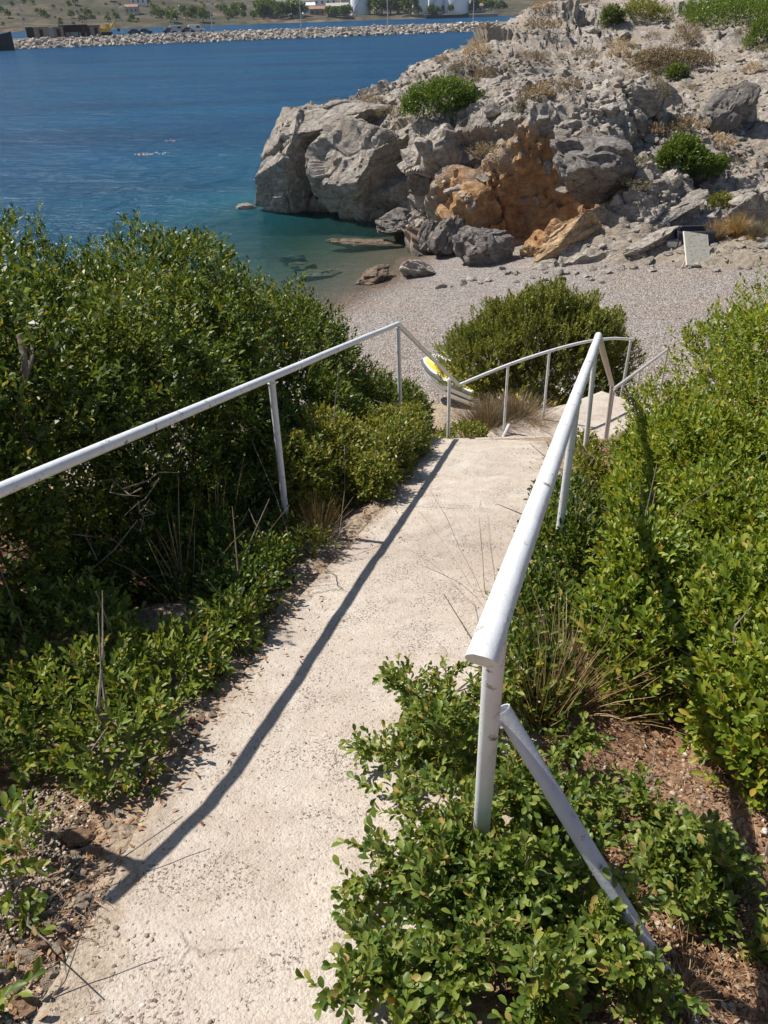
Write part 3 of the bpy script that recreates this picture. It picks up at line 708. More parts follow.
shrub('yellow green weedy shrub beyond the dry tuft along the left path edge', [(-.34, 4.2, 5.18, .30, .5, .30), (.02, 4.75, 5.0, .24, .45, .24), (-.5, 3.75, 5.3, .24, .3, .3), (.2, 5.25, 4.88, .16, .3, .18), eb(3.9, -.12, .13, .16), eb(4.3, -.09, .12, .2), eb(4.8, -.06, .13, .16)], 4300, 108, 'leaf_weed', L=.032, nbr=12)
shrub('small yellowish sprig growing out of the concrete near the left post', [(-.36, 3.02, 5.46, .09, .08, .06)], 40, 109, 'leaf_weed', L=.03, W=.013, tpl=TPL_6, nbr=4, r0=.005, name='plant', cat='plant')
shrub('leafy plant over the loose stones at the left frame edge', [(-.88, 1.02, 5.98, .11, .18, .12), (-.78, .74, 6.0, .07, .10, .06)], 55, 110, 'leaf_near', L=.032, W=.015, tpl=TPL_N, nbr=6, r0=.006, name='plant', cat='plant')
# ------------------------------------------------------------------ shrubs right of the path
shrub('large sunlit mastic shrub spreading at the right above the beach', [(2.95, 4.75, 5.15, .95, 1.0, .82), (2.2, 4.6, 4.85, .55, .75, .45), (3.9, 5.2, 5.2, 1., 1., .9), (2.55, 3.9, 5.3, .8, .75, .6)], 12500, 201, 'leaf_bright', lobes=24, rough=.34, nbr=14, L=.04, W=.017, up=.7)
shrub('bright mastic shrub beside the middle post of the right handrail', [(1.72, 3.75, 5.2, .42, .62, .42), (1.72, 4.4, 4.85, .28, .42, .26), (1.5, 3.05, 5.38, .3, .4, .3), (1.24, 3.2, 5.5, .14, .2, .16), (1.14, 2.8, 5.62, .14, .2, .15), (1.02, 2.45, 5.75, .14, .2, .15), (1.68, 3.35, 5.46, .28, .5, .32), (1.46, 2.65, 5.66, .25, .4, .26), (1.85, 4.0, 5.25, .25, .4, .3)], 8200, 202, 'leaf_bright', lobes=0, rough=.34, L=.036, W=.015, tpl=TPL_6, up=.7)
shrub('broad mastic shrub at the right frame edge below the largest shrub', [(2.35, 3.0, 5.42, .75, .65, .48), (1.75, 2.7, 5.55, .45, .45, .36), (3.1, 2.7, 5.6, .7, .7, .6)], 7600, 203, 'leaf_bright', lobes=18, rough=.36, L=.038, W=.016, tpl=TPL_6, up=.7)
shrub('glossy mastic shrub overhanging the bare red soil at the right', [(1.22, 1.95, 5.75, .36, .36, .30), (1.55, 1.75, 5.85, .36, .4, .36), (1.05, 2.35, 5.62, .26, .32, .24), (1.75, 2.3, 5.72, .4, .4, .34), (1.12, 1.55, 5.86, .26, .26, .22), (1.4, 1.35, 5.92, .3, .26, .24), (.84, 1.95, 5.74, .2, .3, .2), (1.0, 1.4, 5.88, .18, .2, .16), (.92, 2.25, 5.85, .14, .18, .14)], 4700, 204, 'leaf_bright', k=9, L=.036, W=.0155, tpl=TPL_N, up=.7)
shrub('low green shrub at the feet of the dry grass behind the right handrail', [(.56, 2.15, 5.65, .15, .32, .17), (.80, 2.75, 5.52, .17, .34, .2), (.96, 3.3, 5.35, .18, .34, .18), (.44, 1.75, 5.76, .12, .24, .14)], 1700, 205, 'leaf', L=.032, W=.0135, tpl=TPL_6, nbr=8)
shrub('yellowish low shrub where the top slab meets the right handrail', [(1.42, 4.75, 4.95, .08, .2, .10), (1.3, 4.2, 5.08, .09, .25, .13)], 350, 206, 'leaf_weed', L=.034, nbr=6)
# the low plant in the foreground, with reddish stems one can follow
def leafy_plant(label, stems, mat, seed, L=.023, W=.012, k=9, name='shrub', cat='shrub', r=.0032):
    """stems: (x, y, dx, dy, length): each arches up from the ground and carries paired leaflets and side shoots"""
    rng = np.random.default_rng(seed); mb = MB(); P, D = [], []
    s0 = stems[len(stems) // 2]; base = Vector((s0[0], s0[1], gz(s0[0], s0[1])))
    for x, y, dx, dy, ln in stems:
        z = gz(x, y); p = np.array([x, y, z]); d = np.array([dx, dy, 1.0]) / math.sqrt(dx * dx + dy * dy + 1); pts = []
        nseg = 9
        for i in range(nseg + 1):
            pts.append(Vector(p)); t = i / nseg
            p = p + d * ln / nseg; d = d + np.array([dx, dy, -.35]) * .10 + rng.normal(0, .12, 3); d[2] = max(d[2], -.05); d /= np.linalg.norm(d)
            if i >= 2:
                for _ in range(2):
                    e = d * .5 + rng.normal(0, .6, 3) + np.array([0, 0, .25]); e /= np.linalg.norm(e); P.append(p + e * .025); D.append(e)
                if rng.random() < .55:
                    e = rng.normal(0, 1, 3); e[2] = abs(e[2]) * .6 + .2; e /= np.linalg.norm(e); l2 = ln * rng.uniform(.15, .38)
                    q = p + e * l2; mb.tube([Vector(p), Vector(p + e * l2 * .5 + rng.normal(0, .006, 3)), Vector(q)], r * .55, 5, r1=r * .25)
                    for tt in (.45, .75, 1.0):
                        P.append(p + e * l2 * tt); D.append(e + rng.normal(0, .45, 3))
        P.append(p); D.append(d); mb.tube(pts, r, 6, r1=r * .35)
    P = np.array(P); D = unit(np.array(D))
    A = sprigs(P, D, k, .075, L, W, rng, .85)
    A[0] = A[0] - np.array(base); ok = A[0][:, 2] + base.z > ground_z(A[0][:, 0] + base.x, A[0][:, 1] + base.y) + .006
    A = [q[ok] for q in A]
    root = empty(name, base); tag(root, label, cat)
    link('foliage', leaf_mesh('foliage', *A, TPL_N), M[mat], root)
    mb.build('stems', M['stem_red'], root, True, base)
    return root
rs = np.random.default_rng(5)
def stems(n, cx, cy, sx, sy, lmin, lmax, bias=(0, 0), sp=.7):
    return [(cx + rs.normal(0, sx), cy + rs.normal(0, sy), bias[0] + rs.normal(0, sp), bias[1] + rs.normal(0, sp), rs.uniform(lmin, lmax)) for _ in range(n)]
leafy_plant('low mastic plant at the foot of the cut right handrail, hiding its post base', stems(21, .24, 1.02, .09, .13, .18, .36), 'leaf_near', 301)
leafy_plant('low mastic plant in the foreground with shoots reaching over the concrete', stems(16, .09, .80, .09, .06, .14, .26, (-.25, 0)) , 'leaf_near', 302)
leafy_plant('low mastic plant growing around the leaning grey brace', stems(13, .36, .86, .07, .10, .15, .27), 'leaf_near', 303)
leafy_plant('slender mastic plant leaning over the path beside the cut end of the right handrail', stems(16, .26, 1.42, .06, .14, .2, .34, (-.35, 0), .45), 'leaf_near', 304)
leafy_plant('sparse mastic plant between the brace and the right handrail post', stems(11, .42, 1.25, .06, .12, .12, .22), 'leaf_near', 305)
leafy_plant('small mastic plant on the reddish soil at the lower right', stems(10, .68, .98, .06, .10, .08, .14), 'leaf_near', 306, name='plant', cat='plant')

# ------------------------------------------------------------------ dry grasses
def grass_tuft(label, c, n, h, spread, mat, seed, width=.003, name='grass_tuft', lean=(0, 0), group=None, z=None, straight=.4, heads=False):
    rng = np.random.default_rng(seed); zz = gz(c[0], c[1]) if z is None else z
    V, Q = [], []
    for i in range(n):
        a = rng.random() * 6.28; sp = spread * rng.random(); b = np.array([math.cos(a) * sp * .35, math.sin(a) * sp * .35, -.02])
        hh = h * rng.uniform(.5, 1.05); d = np.array([math.cos(a) * sp / h + lean[0], math.sin(a) * sp / h + lean[1], 1.]) + rng.normal(0, .12, 3)
        d /= np.linalg.norm(d); sd = np.cross(d, rng.normal(size=3)); sd /= np.linalg.norm(sd); p = b; b0 = len(V); ns = 4
        for k in range(ns + 1):
            t = k / ns; wd = width * (1 - .8 * t) * (2.2 if heads and .7 < t < .9 else 1)
            V += [p - sd * wd, p + sd * wd]
            p = p + d * hh / ns; d = d + np.array([d[0], d[1], -.15]) * straight * .35 + rng.normal(0, .05, 3); d /= np.linalg.norm(d)
        for k in range(ns): Q.append((b0 + 2 * k, b0 + 2 * k + 1, b0 + 2 * k + 3, b0 + 2 * k + 2))
    o = link(name, mesh_np(name, np.array(V), np.array(Q)), M[mat], None, (c[0], c[1], zz)); tag(o, label, 'grass', group)
    return o
q = atp(318, 530); grass_tuft('round dry golden grass tuft at the path edge behind the left post', (q.x - .02, q.y), 260, .26, .2, 'straw_gold', 401, .0022)
q = atp(565, 690); grass_tuft('dry brown grass clump behind the cut right handrail', (q.x, q.y), 210, .34, .26, 'straw', 402, .0022)
q = atp(535, 720); grass_tuft('thin green and straw grass stalks rising beside the right post', (q.x + .02, q.y), 90, .40, .14, 'straw', 403, .0018)
q = atp(492, 600); grass_tuft('few tall straw stalks bending over the path left of the right rail', (q.x, q.y), 11, .55, .3, 'straw', 404, .0016, lean=(-.15, 0), heads=True)
q = atp(562, 560); grass_tuft('tall dry stalk standing at the middle post of the right handrail', (q.x, q.y), 8, .6, .08, 'straw', 405, .002, heads=True)
q = atp(735, 900); grass_tuft('grey dead brushwood on the soil at the right frame edge', (q.x, q.y), 260, .12, .2, 'leaf_grey', 407, .0016, 'dead_brush', straight=.9)
q = atp(690, 985); grass_tuft('short dry straw at the lower right corner beside the brace foot', (q.x, q.y), 90, .12, .12, 'straw', 408, .0014)
q = atp(605, 690); grass_tuft('sparse dry stalks over the red soil between the shrubs', (q.x, q.y), 70, .3, .3, 'straw', 406, .0018)
for i, (px, py, lab) in enumerate(((185, 600, 'thin dry stalks in the shade under the left handrail'), (215, 560, 'upright straw stalks beside the first left post'), (335, 470, 'dry stalks sticking out of the weeds beyond the dry tuft'))):
    q = atp(px, py); grass_tuft(lab, (q.x, q.y), 22, .5, .2, 'straw', 410 + i, .0018, heads=True)
q = at(515, 425, 9.75); grass_tuft('brown dry thorny bush behind the rail posts below the round bush', (q.x, q.y), 2200, .55, .8, 'leaf_scrub', 420, .004, 'dry_bush', z=2.62, straight=.7)
q = at(487, 424, 9.6); grass_tuft('smaller brown dry bush at the left of the lower rail posts', (q.x, q.y), 1100, .6, .55, 'leaf_scrub', 421, .004, 'dry_bush', z=2.6, straight=.7)
q = at(470, 432, 8.9); grass_tuft('pale dry grass along the edge beyond the top slab', (q.x, q.y), 500, .35, .5, 'straw', 422, .0035, z=2.75)
q = at(540, 425, 9.4); grass_tuft('pale dry grass at the landing edge by the second arch post', (q.x, q.y), 420, .3, .4, 'straw', 423, .0035, z=2.68)
shrub('small green weeds at the foot of the bend in the left rail', [(.75, 8.2, 2.8, .3, .3, .42), (1.05, 8.9, 2.9, .35, .3, .2), (.3, 8.3, 2.8, .4, .4, .5), (.85, 7.9, 2.9, .3, .3, .4), (.55, 7.6, 3.2, .3, .3, .4)], 2000, 430, 'leaf_weed', L=.045, W=.018, nbr=6)

# dead trunk at the far left, in front of the tall shrub
mb = MB(); pts = [at(20, 500, 2.5), at(24, 450, 2.55), at(20, 405, 2.6), at(25, 370, 2.62), at(20, 335, 2.7)]
mb.tube(smooth_pts([pts[0] + Vector((0, 0, -.6))] + pts, 5), [.018] * 5 + [.015] * 10 + [.012] * 11, 9)
for a_, b_ in ((at(24, 380, 2.62), at(32, 345, 2.75)), (at(24, 450, 2.55), at(52, 425, 2.7))):
    mb.tube([a_, a_.lerp(b_, .5) + Vector((.02, 0, .02)), b_], .012, 6, r1=.005)
t_ = empty('dead_tree', pts[0]); tag(t_, 'pale grey dead trunk standing in the shrub at the left frame edge', 'tree'); mb.build('trunk', M['bark'], t_, True, pts[0])
# bare twigs in the shade
rng = np.random.default_rng(77)
for i, (px, py, d, lab) in enumerate(((150, 560, 2.5, 'tangle of thin dead twigs below the left handrail'), (60, 620, 2.2, 'bare grey twigs in the deep shade at the left edge'), (700, 850, 1.25, 'broken dry twigs lying on the red soil at the right'))):
    c = at(px, py, d); mb = MB()
    for _ in range(12):
        s = c + Vector(rng.normal(0, .14, 3)) * Vector((1, 1, .6)).length / 1.5; e = s + Vector(rng.normal(0, .12, 3))
        if i == 2: s = Vector((s.x, s.y, gz(s.x, s.y) + .012)); e = Vector((e.x, e.y, gz(e.x, e.y) + .03))
        if _ and i < 2: e = e - s + prev; s = prev
        prev = s.lerp(e, rng.uniform(.3, .7))
        mb.tube([s, s.lerp(e, .35) + Vector(rng.normal(0, .018, 3)), s.lerp(e, .7) + Vector(rng.normal(0, .018, 3)), e], .0032, 5, r1=.001)
    tag(mb.build('dead_twigs', M['bark'], None, True, c), lab, 'twigs')

# ------------------------------------------------------------------ round bush on the beach (juniper-like)
jc = at(536, 345, 12.0)
jb = [(jc.x + .1, 12.0, 2.5, 1.3, 1.0, 1.05), (jc.x - .72, 11.9, 2.78, .8, .75, .6), (jc.x + .8, 12.1, 2.6, .78, .8, .85), (jc.x + .05, 12.2, 3.05, 1.05, .75, .62), (jc.x - .1, 11.6, 2.3, .8, .6, .7)]
shrub('round dark green bush on the beach behind the curved rail', jb, 15000, 501, 'leaf_juniper', k=12, slen=.16, L=.058, W=.02, up=.8, spread=.6, shell=.5, rough=.42, nfreq=1.9, name='bush', cat='bush', jit=.3, nbr=16, r0=.035, ground=False, low=-.6)

# ------------------------------------------------------------------ headland: thin plate through surveyed points, then broken rock
CP = [atz(*q) for q in ((306, 214, -.3), (325, 219, -.3), (350, 222, -.25), (400, 231, -.2), (434, 254, -.1), (482, 268, .2), (520, 272, .45), (600, 264, .85), (700, 268, 1.0), (768, 256, 1.3))]
CP += [at(*q) for q in (
    (285, 168, 37.8), (285, 185, 37.6), (292, 130, 38.6), (306, 114, 39.2), (315, 165, 37.0), (350, 132, 37.4), (350, 180, 35.6), (350, 104, 40), (400, 150, 34.2), (400, 195, 33.6), (400, 122, 36), (400, 99, 39.8), (440, 112, 36.5), (430, 150, 31.8), (430, 185, 31.2), (430, 220, 30.6),
    (480, 142, 30.6), (520, 130, 29.6), (480, 190, 28.6), (480, 235, 27.7), (525, 200, 28.2), (540, 240, 26.8), (590, 160, 27.6), (620, 178, 26.6), (600, 225, 25.6), (650, 215, 25.6),
    (370, 97, 42), (430, 60, 46), (480, 33, 51), (520, 15, 56), (600, 1, 66), (500, 80, 43), (560, 50, 50), (620, 60, 46), (650, 100, 37.5), (700, 130, 32.5), (740, 105, 35.5), (700, 195, 27.6), (750, 180, 28.6), (690, 235, 25.2), (768, 60, 43), (700, 20, 56), (768, 10, 60), (740, 225, 25.8))]
CP += [Vector(q) for q in ((-6.2, 39.5, -1.8), (-5.9, 37, -1.8), (-5.0, 35, -1.8), (-4.2, 34.2, -1.6), (-5, 44.5, -2), (-1, 52, -2), (5, 60, -2), (13, 78, -1), (24, 100, 0), (-9, 37, -3), (-8.5, 32.5, -2.5), (-7, 42, -3), (-6.5, 30.5, -2.5), (-2, 30, -1.8), (-12, 30, -3), (-12, 46, -3.5), (0, 64, -3.5), (12, 95, -3),
    (2.2, 26, -.9), (4.5, 22.5, -.6), (9, 20.5, -.3), (14, 20, .5), (18, 22, 2.0), (26, 26, 4.4), (22, 33, 5), (34, 34, 7.), (32, 55, 9.5), (30, 75, 10), (45, 60, 12), (45, 100, 11), (40, 25, 6))]
CPa = np.array([tuple(v) for v in CP])
def tps_fit(C, lam=.02):
    n = len(C); d = np.hypot(C[:, None, 0] - C[None, :, 0], C[:, None, 1] - C[None, :, 1])
    K = np.where(d > 0, d * d * np.log(np.maximum(d, 1e-9)), 0) + lam * np.eye(n) * 20
    P = np.column_stack([np.ones(n), C[:, :2]]); A = np.zeros((n + 3, n + 3)); A[:n, :n] = K; A[:n, n:] = P; A[n:, :n] = P.T
    return np.linalg.solve(A, np.concatenate([C[:, 2], np.zeros(3)]))
TW = tps_fit(CPa)
def tps(x, y):
    out = TW[-3] + TW[-2] * x + TW[-1] * y
    for (cx, cy, cz), w_ in zip(CPa, TW[:-3]):
        d2 = (x - cx) ** 2 + (y - cy) ** 2
        out = out + w_ * .5 * d2 * np.log(np.maximum(d2, 1e-12))
    return out
xs = np.concatenate([np.arange(-10, 14, .075), np.arange(14, 22, .13), np.arange(22, 46, .5)])
ys = np.concatenate([np.arange(21.5, 34, .075), np.arange(34, 46, .11), np.arange(46, 70, .3), np.arange(70, 101, 1.)])
X, Y = np.meshgrid(xs, ys); x, y = X.ravel(), Y.ravel(); Z = tps(x, y)
Zg = Z.reshape(X.shape); gy, gx = np.gradient(Zg, ys, xs)
steep = np.clip(np.hypot(gx, gy), 0, 3).ravel(); nrm = unit(np.column_stack([-gx.ravel(), -gy.ravel(), np.ones(len(x))]))
Vh = np.column_stack([x, y, Z]); Pw = Vh + .25 * np.column_stack([fbm(Vh * .8, 3, s) for s in (61, 62, 63)])
rotq = np.array(Matrix.Rotation(R(28), 3, 'Y') @ Matrix.Rotation(R(-18), 3, 'X')); Pq = Pw @ rotq.T * np.array([.75, .85, 1.5])
f1, e1 = fracture(Pq * np.array([.30, .36, .46]), 71, 1.0); f2, e2 = fracture(Pq * 1.25, 81, .9); f3, e3 = fracture(Pq * 3.2, 91, .9)
nose = np.clip((2.5 - x) / 4, 0, 1); foot_r = np.clip((x - 4.5) / 2, 0, 1) * np.clip((27 - y) / 2.5, 0, 1)
rockiness = np.clip(.34 + .8 * (steep - .4) + .9 * fbm(Vh * .33, 3, 65), .12, 1.)
rockiness *= (1 - .62 * foot_r)
disp = rockiness * ((1.15 - .5 * nose) * f1 + (.30 - .12 * nose) * f2 + .11 * f3) + .13 * fbm(Vh * 3, 5, 66, .62) + .06 * (1 - foot_r) * f3 + .25 * rockiness * fbm(Vh * .7, 3, 67)
disp -= rockiness * (.16 * np.clip(1 - e1 / .10, 0, 1) + .09 * np.clip(1 - e2 / .12, 0, 1))
# tilted beds on the right-hand side
t = (Vh @ np.array([.50, .25, .83])) / .42 + .5 * fbm(Vh * .7, 3, 68); saw = t - np.floor(t)
bed = np.clip((x - 5.5) / 2.5, 0, 1) * np.clip((14 - x) / 3, 0, 1) * np.clip((30.5 - y) / 3, 0, 1)
disp += bed * (.26 * (saw - .5) * (.6 + .8 * fbm(Vh * .5, 2, 69)))
far = np.clip((y - 60) / 20, 0, 1); disp *= (1 - .5 * far) * np.clip((Z + 1.3) / 1.3, 0, 1)
oc0 = at(530, 200, 27.8); ohol = np.exp(-(((x - oc0.x) / 1.6) ** 2 + ((y - oc0.y) / 1.6) ** 2)); disp += ohol * (.30 * fbm(Vh * 3.5, 5, 73, .6) - .75)
V2 = Vh + nrm * disp[:, None]
me = mesh_np('headland', V2, grid_quads(len(xs), len(ys)), smooth=True); me.set_sharp_from_angle(angle=R(32))
och = np.exp(-(((x - oc0.x + .5) / 3.0) ** 2 + ((y - oc0.y) / 2.6) ** 2)) * (1.1 + .9 * fbm(Vh * 1.3, 4, 74)) * np.clip((4.3 - Z) / .8, 0, 1) * np.clip((V2[:, 2] + .2) / .5, 0, 1)
attr(me, 'ochre', och)
attr(me, 'soil', np.clip((.55 - rockiness) * 1.1 + .35 * (.25 - f2) + .45 * fbm(Vh * .5, 4, 70) - 1.0 * np.clip(steep - .9, 0, 1), 0, 1))
attr(me, 'tide', np.clip(1 - (V2[:, 2] - .05 - .12 * fbm(Vh * 1.5, 3, 72)) / .28, 0, 1) * .85)
tag(link('headland', me, M['headland']), kind='structure')
from mathutils.bvhtree import BVHTree
from mathutils import kdtree
hb_deps = None
def headland_hit(px, py):
    global hb_deps
    if hb_deps is None:
        hb_deps = BVHTree.FromPolygons([tuple(v) for v in V2], [tuple(q) for q in grid_quads(len(xs), len(ys))])
    r = ray(px, py).normalized(); h = hb_deps.ray_cast(Vector((0, 0, EYE)), r)
    return h[0]
def drop_z(px, py, dflt=30):
    h = headland_hit(px, py); b = None
    # the beach sheet may be in front
    if h is None: h = at(px, py, dflt)
    return h
def ground_under(x_, y_):
    headland_hit(384, 900); h = hb_deps.ray_cast(Vector((x_, y_, 40)), Vector((0, 0, -1)))[0]
    zb = float(beach_z(np.array([x_]), np.array([y_]))[0]); return max(zb, h.z if h else -9)

# ------------------------------------------------------------------ boulders
def rock_mesh(name, seed, size, planes=14, sub=4, rough=.10, front=None):
    rng = np.random.default_rng(seed); bm = bmesh.new(); bmesh.ops.create_icosphere(bm, subdivisions=sub, radius=1.0)
    V = np.array([tuple(v.co) for v in bm.verts]); F = np.array([[v.index for v in f.verts] for f in bm.faces]); bm.free()
    for _ in range(planes):
        n = rng.normal(size=3); n /= np.linalg.norm(n); dd = rng.uniform(.42, .85); s = V @ n
        V = V - n[None] * np.clip(s - dd, 0, None)[:, None] * .93
    if front is not None:
        n = np.array(front) / np.linalg.norm(front); s = V @ n; V = V - n[None] * np.clip(s - .45, 0, None)[:, None] * .97
    f, e = fracture(V * 1.8 + seed, seed, .9); f2, e2 = fracture(V * 4.5 + seed, seed + 9, .9)
    nn = unit(V); V = V + nn * (rough * 1.3 * f + rough * .5 * f2 - rough * .5 * np.clip(1 - e / .1, 0, 1) + rough * .5 * fbm(V * 5, 4, seed))[:, None]
    V = V / np.abs(V).max(0) * np.array(size) * .5
    me = mesh_np(name, V, None, F, smooth=True); me.set_sharp_from_angle(angle=R(30)); return me
def boulder(label, p, size, seed, mat='rock', rot=(0, 0, 0), sink=.3, name='boulder', cat='boulder', sub=5, planes=14, group=None, z=None, rough=.1, front=None):
    o = link(name, rock_mesh(name, seed, size, planes, sub, rough, front), M[mat], None)
    zz = (ground_under(p[0], p[1]) if z is None else z)
    o.location = (p[0], p[1], zz + size[2] * (.5 - sink)); o.rotation_euler = [R(a) for a in rot]; tag(o, label, cat, group); return o
def bl(label, px, py, d, size, seed, **k): q = at(px, py, d); return boulder(label, q, size, seed, **k)
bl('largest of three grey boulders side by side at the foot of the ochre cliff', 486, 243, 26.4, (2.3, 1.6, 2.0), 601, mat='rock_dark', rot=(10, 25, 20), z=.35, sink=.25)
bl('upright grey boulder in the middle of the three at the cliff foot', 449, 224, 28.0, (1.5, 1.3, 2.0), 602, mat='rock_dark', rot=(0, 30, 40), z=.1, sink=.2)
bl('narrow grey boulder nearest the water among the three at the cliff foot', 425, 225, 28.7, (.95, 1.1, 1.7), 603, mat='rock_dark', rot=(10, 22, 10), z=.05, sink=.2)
bl('pale sunlit boulder at the waterline of the pebble beach', 414, 268, 25.6, (1.35, 1.05, .85), 604, rot=(0, 12, 15), z=.12, sink=.2)
bl('brown weed covered rock half in the water beside the pale boulder', 375, 271, 25.8, (1.5, 1.0, .6), 605, mat='rock_brown', rot=(0, -8, 20), z=.0, sink=.32)
bl('flat brown ledge rock along the water under the headland', 375, 231, 30.8, (4.2, 1.1, .55), 606, mat='rock_brown', rot=(0, 2, -14), z=-.2, sink=.42, sub=5)
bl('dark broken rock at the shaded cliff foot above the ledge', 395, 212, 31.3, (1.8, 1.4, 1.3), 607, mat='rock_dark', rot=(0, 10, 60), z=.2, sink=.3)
bl('submerged flat rock in the shallows nearest the beach', 322, 261, 27.2, (1.7, .75, .5), 608, mat='rock_brown', rot=(0, 0, 15), z=-.22, sink=.5)
bl('submerged dark rock in the middle of the shallows', 300, 248, 28.6, (1.3, .7, .45), 609, mat='rock_brown', rot=(0, 0, -10), z=-.3, sink=.5)
bl('submerged dark rock closest to the headland nose', 292, 238, 29.8, (1.1, .6, .45), 610, mat='rock_brown', rot=(0, 0, 5), z=-.32, sink=.5)
bl('pale rock breaking the surface left of the headland nose', 246, 178, 37.5, (1.2, .7, .5), 611, rot=(0, 0, 10), z=-.05, sink=.45)
bl('tan slab leaning on the beach below the dark overhang', 566, 246, 25.4, (2.9, 1.1, 1.15), 612, mat='rock_ochre', rot=(0, -22, 12), sink=.35)
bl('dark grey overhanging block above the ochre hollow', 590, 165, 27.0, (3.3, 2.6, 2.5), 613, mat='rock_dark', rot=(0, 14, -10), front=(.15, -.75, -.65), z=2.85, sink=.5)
bl('weathered grey outcrop between the overhang and the green shrub', 628, 130, 31.4, (2.6, 1.8, 1.7), 614, rot=(8, 16, 20), sink=.45)
bl('tilted grey slab with a shadowed underside on the slope', 668, 110, 34.6, (2.6, 1.8, 1.5), 615, mat='rock', rot=(0, 24, 25), sink=.35)
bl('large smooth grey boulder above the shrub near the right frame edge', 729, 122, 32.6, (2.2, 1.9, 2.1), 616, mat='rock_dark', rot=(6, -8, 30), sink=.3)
bl('long pale ledge outcrop across the middle of the headland', 560, 95, 38.5, (6.2, 2.2, 1.6), 617, rot=(0, 8, 18), sink=.5)
bl('cracked grey ledge left of the long pale one', 500, 112, 36.6, (3.6, 1.8, 1.3), 618, rot=(0, 10, 12), sink=.5)
bl('huge pale rock forming the rounded tip of the headland in the sea', 295, 178, 37.4, (5.0, 4.4, 5.0), 633, rot=(4, -30, 24), z=-1.1, sink=.0, planes=11, rough=.06, sub=6, name='rock_outcrop', cat='rock')
bl('huge cracked rock with a shaded front in the middle of the headland cliff', 376, 172, 35.0, (5.9, 3.6, 4.6), 634, mat='rock', rot=(6, -6, 0), front=(.62, -.72, -.35), z=-.5, sink=.0, planes=11, rough=.09, sub=6, name='rock_outcrop', cat='rock')
bl('broad pale slab lying across the top of the headland tip', 348, 124, 37.6, (6.4, 3.6, 2.3), 640, rot=(-4, -10, 16), z=2.35, sink=.0, planes=10, rough=.06, sub=6, name='rock_outcrop', cat='rock')
bl('jutting shaded rock between the headland middle and the ochre hollow', 446, 172, 31.6, (3.1, 2.6, 3.5), 637, mat='rock_dark', rot=(6, 8, 0), front=(.5, -.75, -.45), z=.6, sink=.0, planes=11, rough=.09, sub=6, name='rock_outcrop', cat='rock')  # dark stone colour also carries part of the shade on this face
for i, (px, py, L_, t_) in enumerate(((640, 222, 2.2, -24), (668, 212, 2.6, -20), (700, 222, 2.0, -26), (650, 238, 1.8, -16), (728, 196, 2.4, -22), (690, 200, 2.2, -24), (745, 225, 1.6, -18))):
    h = headland_hit(px, py)
    o = boulder('pale bedded ledge tilted up to the right on the slope behind the beach', h, (L_, .8, .42), 660 + i, mat='rock', rot=(14, t_, 12), z=h.z - .22, sink=.3, name='rock_ledge', cat='rock', group='bedded ledges behind the beach')
bl('small tan block at the foot of the ochre cliff', 528, 258, 26.3, (1.0, .8, .6), 619, mat='rock_ochre', rot=(0, 10, 40), sink=.3)
bl('pale bedded rock at the back of the beach below the dumped boards', 655, 252, 24.4, (2.4, 1.0, .6), 620, rot=(0, -12, 12), sink=.4)
bl('smooth whitish rock face at the right frame edge behind the dry grass', 752, 215, 26.2, (1.7, 1.3, 1.5), 621, rot=(0, 8, 0), sink=.4)

protos = [link('slope_rock', rock_mesh('slope_rock', 700 + i, s, 12, 3), M['rock'], None) for i, s in enumerate(((.8, .6, .5), (.6, .55, .5), (1.1, .7, .55), (.5, .4, .35), (.9, .9, .6), (.7, .4, .5)))]
rng = np.random.default_rng(9); used = set(); cnt = 0
for i in range(900):
    if cnt >= 170: break
    px, py = rng.uniform(300, 768), rng.uniform(4, 235)
    h = headland_hit(px, py)
    if h is None or h.z < 1.6 or h.y > 75: continue
    k = int(rng.integers(len(protos))); o = protos[k] if k not in used else protos[k].copy()
    if k in used: COL.objects.link(o)
    used.add(k); sc = rng.uniform(.3, 1.15) * (1 + .012 * (h.y - 30)); o.location = h + Vector((0, .1, -.02)); o.scale = (sc, sc, sc * rng.uniform(.7, 1.1))
    o.rotation_euler = (rng.normal(0, .3), rng.normal(.25, .3), rng.uniform(0, 6.28)); cnt += 1
    tag(o, 'pale limestone rock lying loose on the headland slope among many alike', 'rock', 'rocks scattered on the headland slope')
# small stones at the back of the beach and around the boulders
protos = [link('beach_stone', rock_mesh('beach_stone', 740 + i, s, 12, 2), M['rock'], None) for i, s in enumerate(((.3, .24, .16), (.22, .2, .14), (.36, .22, .16)))]
used = set()
for i in range(70):
    px = rng.uniform(440, 768); py = 272 + rng.normal(0, 7) - max(0, px - 620) * .03
    p = atz(px, py, .7); k = int(rng.integers(3)); o = protos[k] if k not in used else protos[k].copy()
    if k in used: COL.objects.link(o)
    used.add(k); sc = rng.uniform(.4, 1.5); o.scale = (sc,) * 3; o.location = (p.x, p.y, ground_under(p.x, p.y) + .02); o.rotation_euler = (rng.normal(0, .3), rng.normal(0, .3), rng.uniform(0, 6.28))
    tag(o, 'stone strewn along the back of the pebble beach among many alike', 'stone', 'stones strewn along the back of the beach')

